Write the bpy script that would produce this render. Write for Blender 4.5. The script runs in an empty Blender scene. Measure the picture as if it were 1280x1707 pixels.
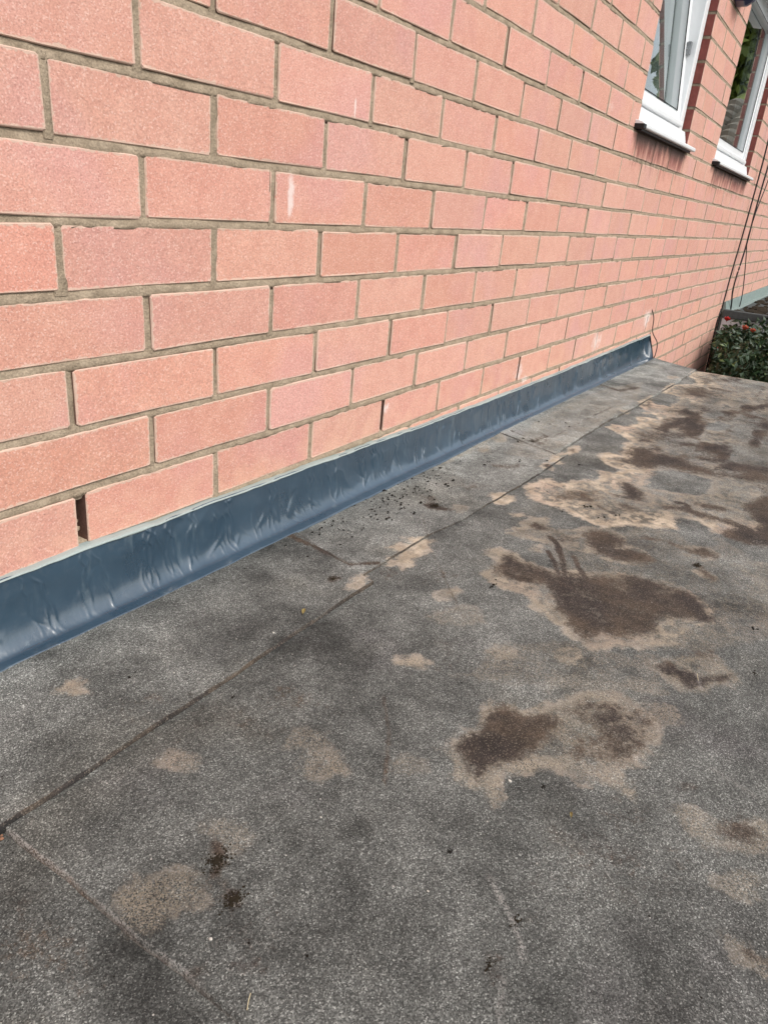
import bpy, bmesh, math, random
import numpy as np
from mathutils import Matrix, Vector

random.seed(7); RNG = np.random.default_rng(11)
S = bpy.context.scene; COL = S.collection
ZS = 3.0                                   # the wall's reference bed joint is 3 m above the ground
# ------------------------------------------------------------------ camera, sky, sun, exposure
R = [[0.53634355, -0.83936922, 0.0882061], [-0.29122044, -0.282232, -0.91403157], [0.79216555, 0.46454751, -0.39593684]]
CAM = [-0.612835, -0.713778, -0.171668]
FPX = 1220.108
cd = bpy.data.cameras.new('camera'); cam = bpy.data.objects.new('camera', cd); COL.objects.link(cam); S.camera = cam
cd.sensor_fit = 'HORIZONTAL'; cd.sensor_width = 36.0; cd.lens = FPX/1280*36.0
cd.clip_start = 0.02; cd.clip_end = 500
m = Matrix(((R[0][0], -R[1][0], -R[2][0], CAM[0]), (R[0][1], -R[1][1], -R[2][1], CAM[1]), (R[0][2], -R[1][2], -R[2][2], CAM[2]+ZS), (0, 0, 0, 1)))
cam.matrix_world = m
SUN_EL, SUN_AZ = math.radians(48), math.radians(186)      # azimuth clockwise from +Y
W = bpy.data.worlds.new('World'); S.world = W; W.use_nodes = True
wn = W.node_tree.nodes; wl = W.node_tree.links; wn.clear()
sky = wn.new('ShaderNodeTexSky'); sky.sky_type = 'NISHITA'; sky.sun_disc = False
sky.sun_elevation = SUN_EL; sky.sun_rotation = SUN_AZ; sky.dust_density = 3.0; sky.air_density = 1.2; sky.ozone_density = 1.0
hs = wn.new('ShaderNodeHueSaturation'); hs.inputs['Saturation'].default_value = 0.38   # thin cloud greys the sky
bg = wn.new('ShaderNodeBackground'); bg.inputs[1].default_value = 0.15
wo = wn.new('ShaderNodeOutputWorld')
wl.new(sky.outputs[0], hs.inputs['Color']); wl.new(hs.outputs[0], bg.inputs[0]); wl.new(bg.outputs[0], wo.inputs[0])
sd = bpy.data.lights.new('sun', 'SUN'); sd.energy = 1.2; sd.angle = math.radians(18); sd.color = (1, .95, .87)
sun = bpy.data.objects.new('sun', sd); COL.objects.link(sun)
sv = Vector((math.sin(SUN_AZ)*math.cos(SUN_EL), math.cos(SUN_AZ)*math.cos(SUN_EL), math.sin(SUN_EL)))
sun.rotation_euler = sv.to_track_quat('Z', 'Y').to_euler(); sun.location = (0, -6, 12)
S.view_settings.view_transform = 'Standard'; S.view_settings.look = 'None'
S.view_settings.exposure = 0.46; S.view_settings.gamma = 1.0; S.view_settings.use_curve_mapping = False

# ------------------------------------------------------------------ measured roof and wall data (metres on the roof / wall)
TAN=[([(0.348,-0.335),(0.363,-0.34),(0.401,-0.338),(0.405,-0.323),(0.415,-0.308),(0.436,-0.31),(0.449,-0.327),(0.448,-0.35),(0.43,-0.368),(0.434,-0.386),(0.43,-0.412),(0.446,-0.439),(0.459,-0.456),(0.468,-0.475),(0.495,-0.501),(0.513,-0.546),(0.524,-0.576),(0.523,-0.61),(0.501,-0.642),(0.473,-0.659),(0.446,-0.669),(0.424,-0.664),(0.397,-0.643),(0.358,-0.631),(0.352,-0.651),(0.32,-0.623),(0.282,-0.588),(0.268,-0.567),(0.257,-0.562),(0.237,-0.547),(0.244,-0.535),(0.252,-0.522),(0.259,-0.502),(0.268,-0.494),(0.279,-0.463),(0.295,-0.442),(0.314,-0.426),(0.321,-0.408),(0.316,-0.38),(0.32,-0.362),(0.334,-0.343)],0.62),([(0.51,-0.304),(0.561,-0.313),(0.581,-0.303),(0.603,-0.318),(0.618,-0.309),(0.638,-0.333),(0.625,-0.348),(0.596,-0.349),(0.593,-0.369),(0.615,-0.391),(0.649,-0.403),(0.678,-0.44),(0.654,-0.477),(0.63,-0.488),(0.621,-0.52),(0.594,-0.552),(0.55,-0.536),(0.526,-0.492),(0.528,-0.474),(0.532,-0.452),(0.525,-0.411),(0.529,-0.388),(0.517,-0.361),(0.511,-0.334)],0.52),([(2.448,-0.232),(2.581,-0.225),(2.615,-0.323),(2.627,-0.501),(2.497,-0.943),(2.021,-1.111),(1.615,-0.989),(1.466,-1.109),(1.182,-0.915),(0.88,-0.834),(0.84,-0.702),(0.844,-0.649),(0.794,-0.597),(0.76,-0.538),(0.719,-0.481),(0.662,-0.43),(0.678,-0.384),(0.705,-0.338),(0.7,-0.303),(0.695,-0.286),(0.705,-0.27),(0.726,-0.273),(0.739,-0.25),(0.765,-0.238),(0.789,-0.238),(0.812,-0.25),(0.838,-0.246),(0.851,-0.263),(0.836,-0.278),(0.853,-0.299),(0.889,-0.309),(0.937,-0.345),(0.972,-0.337),(0.989,-0.326),(1.006,-0.337),(1.006,-0.358),(1.046,-0.364),(1.049,-0.333),(1.064,-0.314),(1.105,-0.289),(1.132,-0.289),(1.153,-0.302),(1.155,-0.327),(1.207,-0.326),(1.237,-0.309),(1.312,-0.31),(1.388,-0.223),(1.426,-0.232),(1.445,-0.271),(1.526,-0.278),(1.568,-0.25),(1.609,-0.284),(1.601,-0.317),(1.671,-0.277),(1.712,-0.234),(1.75,-0.211),(1.803,-0.217),(1.889,-0.218),(1.842,-0.238),(1.8,-0.259),(1.816,-0.299),(1.904,-0.304),(2.009,-0.29),(2.014,-0.255),(1.997,-0.232),(2.055,-0.225),(2.191,-0.22),(2.244,-0.247),(2.29,-0.292),(2.376,-0.275)],1.0),([(-0.043,-0.479),(-0.021,-0.483),(0.006,-0.492),(0.032,-0.484),(0.056,-0.49),(0.069,-0.508),(0.063,-0.522),(0.071,-0.532),(0.087,-0.535),(0.102,-0.548),(0.127,-0.557),(0.146,-0.563),(0.157,-0.582),(0.173,-0.607),(0.169,-0.624),(0.159,-0.644),(0.147,-0.662),(0.122,-0.666),(0.09,-0.659),(0.064,-0.658),(0.042,-0.648),(0.016,-0.664),(0.007,-0.661),(0.009,-0.644),(0.009,-0.626),(-0.007,-0.624),(-0.016,-0.615),(-0.003,-0.607),(-0.003,-0.582),(-0.026,-0.571),(-0.031,-0.559),(-0.046,-0.545),(-0.07,-0.554),(-0.081,-0.553),(-0.081,-0.541),(-0.081,-0.52),(-0.068,-0.503),(-0.055,-0.49)],0.5),([(0.268,-0.604),(0.279,-0.609),(0.279,-0.625),(0.3,-0.642),(0.324,-0.659),(0.348,-0.683),(0.327,-0.701),(0.317,-0.716),(0.304,-0.719),(0.275,-0.706),(0.241,-0.686),(0.23,-0.669),(0.237,-0.653),(0.245,-0.637),(0.25,-0.622)],0.42),([(0.311,-0.186),(0.33,-0.185),(0.351,-0.207),(0.364,-0.186),(0.385,-0.212),(0.389,-0.225),(0.358,-0.236),(0.32,-0.237),(0.302,-0.241),(0.267,-0.239),(0.277,-0.227),(0.259,-0.215),(0.289,-0.211),(0.312,-0.212)],0.9),([(0.15,-0.216),(0.18,-0.21),(0.213,-0.211),(0.192,-0.223),(0.163,-0.23)],0.7),([(1.091,-0.215),(1.129,-0.214),(1.144,-0.227),(1.119,-0.241),(1.075,-0.241),(1.036,-0.225),(0.988,-0.223),(0.987,-0.245),(0.969,-0.246),(0.963,-0.232),(0.952,-0.222),(0.929,-0.235),(0.91,-0.24),(0.896,-0.231),(0.907,-0.22),(0.938,-0.217),(0.995,-0.215)],0.95),([(0.686,-0.554),(0.706,-0.582),(0.721,-0.613),(0.705,-0.638),(0.682,-0.64),(0.651,-0.613),(0.649,-0.585)],0.5),([(0.594,-0.604),(0.622,-0.614),(0.617,-0.635),(0.592,-0.65),(0.57,-0.639),(0.582,-0.622)],0.6),([(0.014,-0.694),(0.034,-0.714),(0.033,-0.742),(0.067,-0.786),(0.025,-0.791),(-0.008,-0.749),(-0.006,-0.722)],0.35),([(-0.099,-0.763),(-0.096,-0.781),(-0.098,-0.808),(-0.114,-0.809),(-0.116,-0.779)],0.35),([(1.11,0.102),(1.085,0.019),(1.049,-0.049),(0.798,-0.059),(0.659,-0.032),(0.581,-0.006),(0.799,0.05)],0.32),([(0.571,-0.347),(0.702,-0.463),(0.781,-0.621),(0.685,-0.723),(0.464,-0.746),(0.346,-0.676),(0.305,-0.606),(0.457,-0.586),(0.471,-0.488),(0.443,-0.428)],0.22),([(0.074,-0.433),(0.184,-0.465),(0.245,-0.525),(0.266,-0.623),(0.209,-0.651),(0.167,-0.582),(0.118,-0.524)],0.2),([(1.308,-0.06),(1.813,-0.075),(2.108,-0.139),(1.793,-0.2),(1.347,-0.202),(0.951,-0.199),(0.925,-0.12)],0.25),([(-0.217,-0.132),(-0.219,-0.137),(-0.223,-0.138),(-0.23,-0.136),(-0.234,-0.132),(-0.236,-0.126),(-0.236,-0.116),(-0.235,-0.11),(-0.23,-0.109),(-0.223,-0.109),(-0.218,-0.109),(-0.213,-0.115),(-0.212,-0.123),(-0.214,-0.128)],0.75),([(-0.217,-0.299),(-0.221,-0.303),(-0.226,-0.305),(-0.235,-0.301),(-0.24,-0.294),(-0.241,-0.286),(-0.242,-0.276),(-0.241,-0.269),(-0.233,-0.269),(-0.225,-0.269),(-0.219,-0.272),(-0.215,-0.28),(-0.212,-0.29),(-0.214,-0.294)],0.4),([(-0.13,-0.417),(-0.135,-0.423),(-0.146,-0.421),(-0.158,-0.415),(-0.164,-0.408),(-0.167,-0.396),(-0.166,-0.383),(-0.16,-0.38),(-0.149,-0.379),(-0.139,-0.377),(-0.13,-0.38),(-0.124,-0.391),(-0.125,-0.401),(-0.127,-0.409)],0.4),([(-0.111,-0.381),(-0.115,-0.387),(-0.127,-0.385),(-0.137,-0.379),(-0.14,-0.372),(-0.143,-0.36),(-0.144,-0.35),(-0.138,-0.347),(-0.128,-0.346),(-0.12,-0.344),(-0.114,-0.348),(-0.108,-0.359),(-0.107,-0.367),(-0.108,-0.373)],0.22),([(0.079,-0.39),(0.075,-0.394),(0.065,-0.39),(0.058,-0.384),(0.054,-0.377),(0.05,-0.368),(0.049,-0.362),(0.054,-0.361),(0.062,-0.36),(0.067,-0.36),(0.072,-0.365),(0.078,-0.373),(0.081,-0.378),(0.082,-0.384)],0.6),([(0.257,-0.344),(0.248,-0.344),(0.243,-0.345),(0.236,-0.34),(0.228,-0.334),(0.226,-0.329),(0.227,-0.322),(0.231,-0.314),(0.238,-0.312),(0.248,-0.316),(0.257,-0.32),(0.264,-0.325),(0.269,-0.334),(0.265,-0.34)],0.55),([(0.222,-0.397),(0.21,-0.405),(0.199,-0.404),(0.185,-0.391),(0.174,-0.378),(0.167,-0.368),(0.163,-0.351),(0.171,-0.338),(0.191,-0.34),(0.207,-0.347),(0.219,-0.354),(0.235,-0.366),(0.244,-0.38),(0.236,-0.389)],0.25),([(0.681,-0.255),(0.662,-0.255),(0.646,-0.254),(0.638,-0.25),(0.633,-0.24),(0.631,-0.231),(0.635,-0.226),(0.643,-0.218),(0.655,-0.21),(0.669,-0.212),(0.68,-0.22),(0.687,-0.228),(0.693,-0.237),(0.693,-0.248)],0.95),([(0.217,-0.542),(0.204,-0.542),(0.194,-0.544),(0.187,-0.539),(0.184,-0.531),(0.184,-0.525),(0.186,-0.519),(0.192,-0.511),(0.204,-0.508),(0.216,-0.512),(0.223,-0.518),(0.228,-0.524),(0.233,-0.533),(0.229,-0.538)],0.55),([(0.617,-0.298),(0.608,-0.298),(0.602,-0.297),(0.599,-0.295),(0.596,-0.291),(0.594,-0.287),(0.596,-0.285),(0.6,-0.281),(0.604,-0.278),(0.61,-0.279),(0.615,-0.283),(0.619,-0.286),(0.622,-0.29),(0.622,-0.295)],0.6),([(-0.318,-0.412),(-0.324,-0.421),(-0.335,-0.415),(-0.346,-0.403),(-0.354,-0.393),(-0.363,-0.379),(-0.366,-0.364),(-0.358,-0.358),(-0.347,-0.358),(-0.341,-0.357),(-0.331,-0.364),(-0.319,-0.376),(-0.314,-0.386),(-0.315,-0.399)],0.3),([(-0.347,-0.404),(-0.354,-0.403),(-0.361,-0.403),(-0.367,-0.401),(-0.372,-0.393),(-0.374,-0.384),(-0.372,-0.378),(-0.371,-0.371),(-0.369,-0.364),(-0.36,-0.365),(-0.353,-0.372),(-0.349,-0.38),(-0.346,-0.39),(-0.343,-0.4)],0.2),([(-0.028,-0.784),(-0.036,-0.782),(-0.044,-0.781),(-0.051,-0.777),(-0.055,-0.77),(-0.053,-0.765),(-0.051,-0.761),(-0.049,-0.756),(-0.042,-0.755),(-0.03,-0.761),(-0.024,-0.766),(-0.022,-0.772),(-0.02,-0.78),(-0.021,-0.783)],0.28),([(-0.083,-0.479),(-0.093,-0.478),(-0.101,-0.478),(-0.106,-0.475),(-0.11,-0.466),(-0.111,-0.46),(-0.109,-0.456),(-0.107,-0.449),(-0.102,-0.443),(-0.093,-0.447),(-0.086,-0.453),(-0.082,-0.46),(-0.078,-0.468),(-0.077,-0.475)],0.25),([(0.172,-0.472),(0.165,-0.474),(0.156,-0.475),(0.146,-0.47),(0.14,-0.463),(0.141,-0.455),(0.142,-0.446),(0.145,-0.439),(0.155,-0.44),(0.169,-0.443),(0.176,-0.447),(0.18,-0.455),(0.182,-0.465),(0.179,-0.469)],0.4),([(0.18,-0.678),(0.172,-0.679),(0.159,-0.671),(0.147,-0.663),(0.138,-0.656),(0.132,-0.644),(0.136,-0.637),(0.147,-0.637),(0.156,-0.638),(0.164,-0.638),(0.178,-0.645),(0.188,-0.655),(0.187,-0.662),(0.184,-0.671)],0.3),([(0.934,-0.082),(0.919,-0.088),(0.9,-0.088),(0.89,-0.085),(0.889,-0.078),(0.889,-0.069),(0.894,-0.063),(0.907,-0.058),(0.923,-0.051),(0.935,-0.047),(0.943,-0.052),(0.948,-0.059),(0.948,-0.064),(0.946,-0.073)],0.5),([(1.054,-0.066),(1.041,-0.073),(1.023,-0.077),(1.003,-0.072),(0.997,-0.064),(1.0,-0.052),(1.003,-0.039),(1.012,-0.03),(1.035,-0.028),(1.057,-0.027),(1.069,-0.03),(1.074,-0.041),(1.074,-0.052),(1.066,-0.059)],0.5),([(0.555,-0.204),(0.55,-0.207),(0.543,-0.208),(0.535,-0.205),(0.532,-0.2),(0.533,-0.194),(0.532,-0.188),(0.535,-0.184),(0.544,-0.183),(0.552,-0.185),(0.557,-0.187),(0.56,-0.193),(0.562,-0.198),(0.56,-0.201)],0.4),([(0.498,-0.382),(0.489,-0.384),(0.484,-0.385),(0.479,-0.382),(0.475,-0.378),(0.474,-0.375),(0.476,-0.37),(0.482,-0.364),(0.49,-0.363),(0.497,-0.365),(0.503,-0.367),(0.509,-0.37),(0.511,-0.375),(0.506,-0.379)],0.6),([(1.607,-0.225),(1.595,-0.225),(1.587,-0.226),(1.581,-0.223),(1.577,-0.217),(1.576,-0.214),(1.577,-0.211),(1.582,-0.205),(1.591,-0.203),(1.601,-0.206),(1.608,-0.21),(1.613,-0.213),(1.618,-0.219),(1.616,-0.223)],0.8),([(1.67,-0.277),(1.658,-0.276),(1.646,-0.274),(1.641,-0.271),(1.637,-0.266),(1.634,-0.261),(1.637,-0.259),(1.646,-0.257),(1.653,-0.253),(1.661,-0.254),(1.669,-0.259),(1.674,-0.263),(1.678,-0.267),(1.678,-0.273)],0.8),([(2.341,-0.216),(2.32,-0.216),(2.295,-0.213),(2.281,-0.211),(2.276,-0.203),(2.278,-0.194),(2.287,-0.19),(2.3,-0.187),(2.317,-0.182),(2.336,-0.181),(2.35,-0.187),(2.353,-0.195),(2.354,-0.202),(2.354,-0.21)],0.6),([(-0.255,-0.402),(-0.266,-0.404),(-0.273,-0.407),(-0.277,-0.403),(-0.281,-0.395),(-0.283,-0.388),(-0.281,-0.382),(-0.278,-0.372),(-0.272,-0.364),(-0.263,-0.367),(-0.256,-0.372),(-0.251,-0.377),(-0.246,-0.386),(-0.248,-0.395)],0.22),([(0.488,-0.738),(0.453,-0.72),(0.422,-0.707),(0.393,-0.692),(0.364,-0.663),(0.358,-0.64),(0.372,-0.629),(0.38,-0.614),(0.393,-0.603),(0.432,-0.62),(0.475,-0.648),(0.494,-0.672),(0.503,-0.705),(0.505,-0.732)],0.3),([(0.686,-0.754),(0.654,-0.753),(0.61,-0.737),(0.575,-0.724),(0.558,-0.709),(0.561,-0.688),(0.583,-0.675),(0.614,-0.676),(0.646,-0.673),(0.685,-0.672),(0.723,-0.688),(0.734,-0.708),(0.719,-0.724),(0.707,-0.743)],0.3)]
HOLES=[[(1.663,-0.417),(1.731,-0.441),(1.736,-0.49),(1.678,-0.505),(1.62,-0.474),(1.615,-0.439)],[(1.103,-0.424),(1.144,-0.454),(1.148,-0.502),(1.137,-0.543),(1.079,-0.555),(1.027,-0.552),(0.985,-0.519),(0.974,-0.47),(0.959,-0.431),(1.017,-0.43)],[(0.828,-0.523),(0.841,-0.569),(0.819,-0.598),(0.752,-0.627),(0.701,-0.585),(0.737,-0.551)],[(0.677,-0.448),(0.709,-0.462),(0.718,-0.482),(0.665,-0.481),(0.665,-0.458)],[(1.671,-0.418),(1.756,-0.458),(1.744,-0.499),(1.659,-0.503),(1.621,-0.452)],[(1.373,-0.488),(1.43,-0.508),(1.411,-0.533),(1.406,-0.569),(1.364,-0.552),(1.361,-0.519)],[(1.608,-0.587),(1.629,-0.64),(1.584,-0.645),(1.58,-0.608)]]
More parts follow.
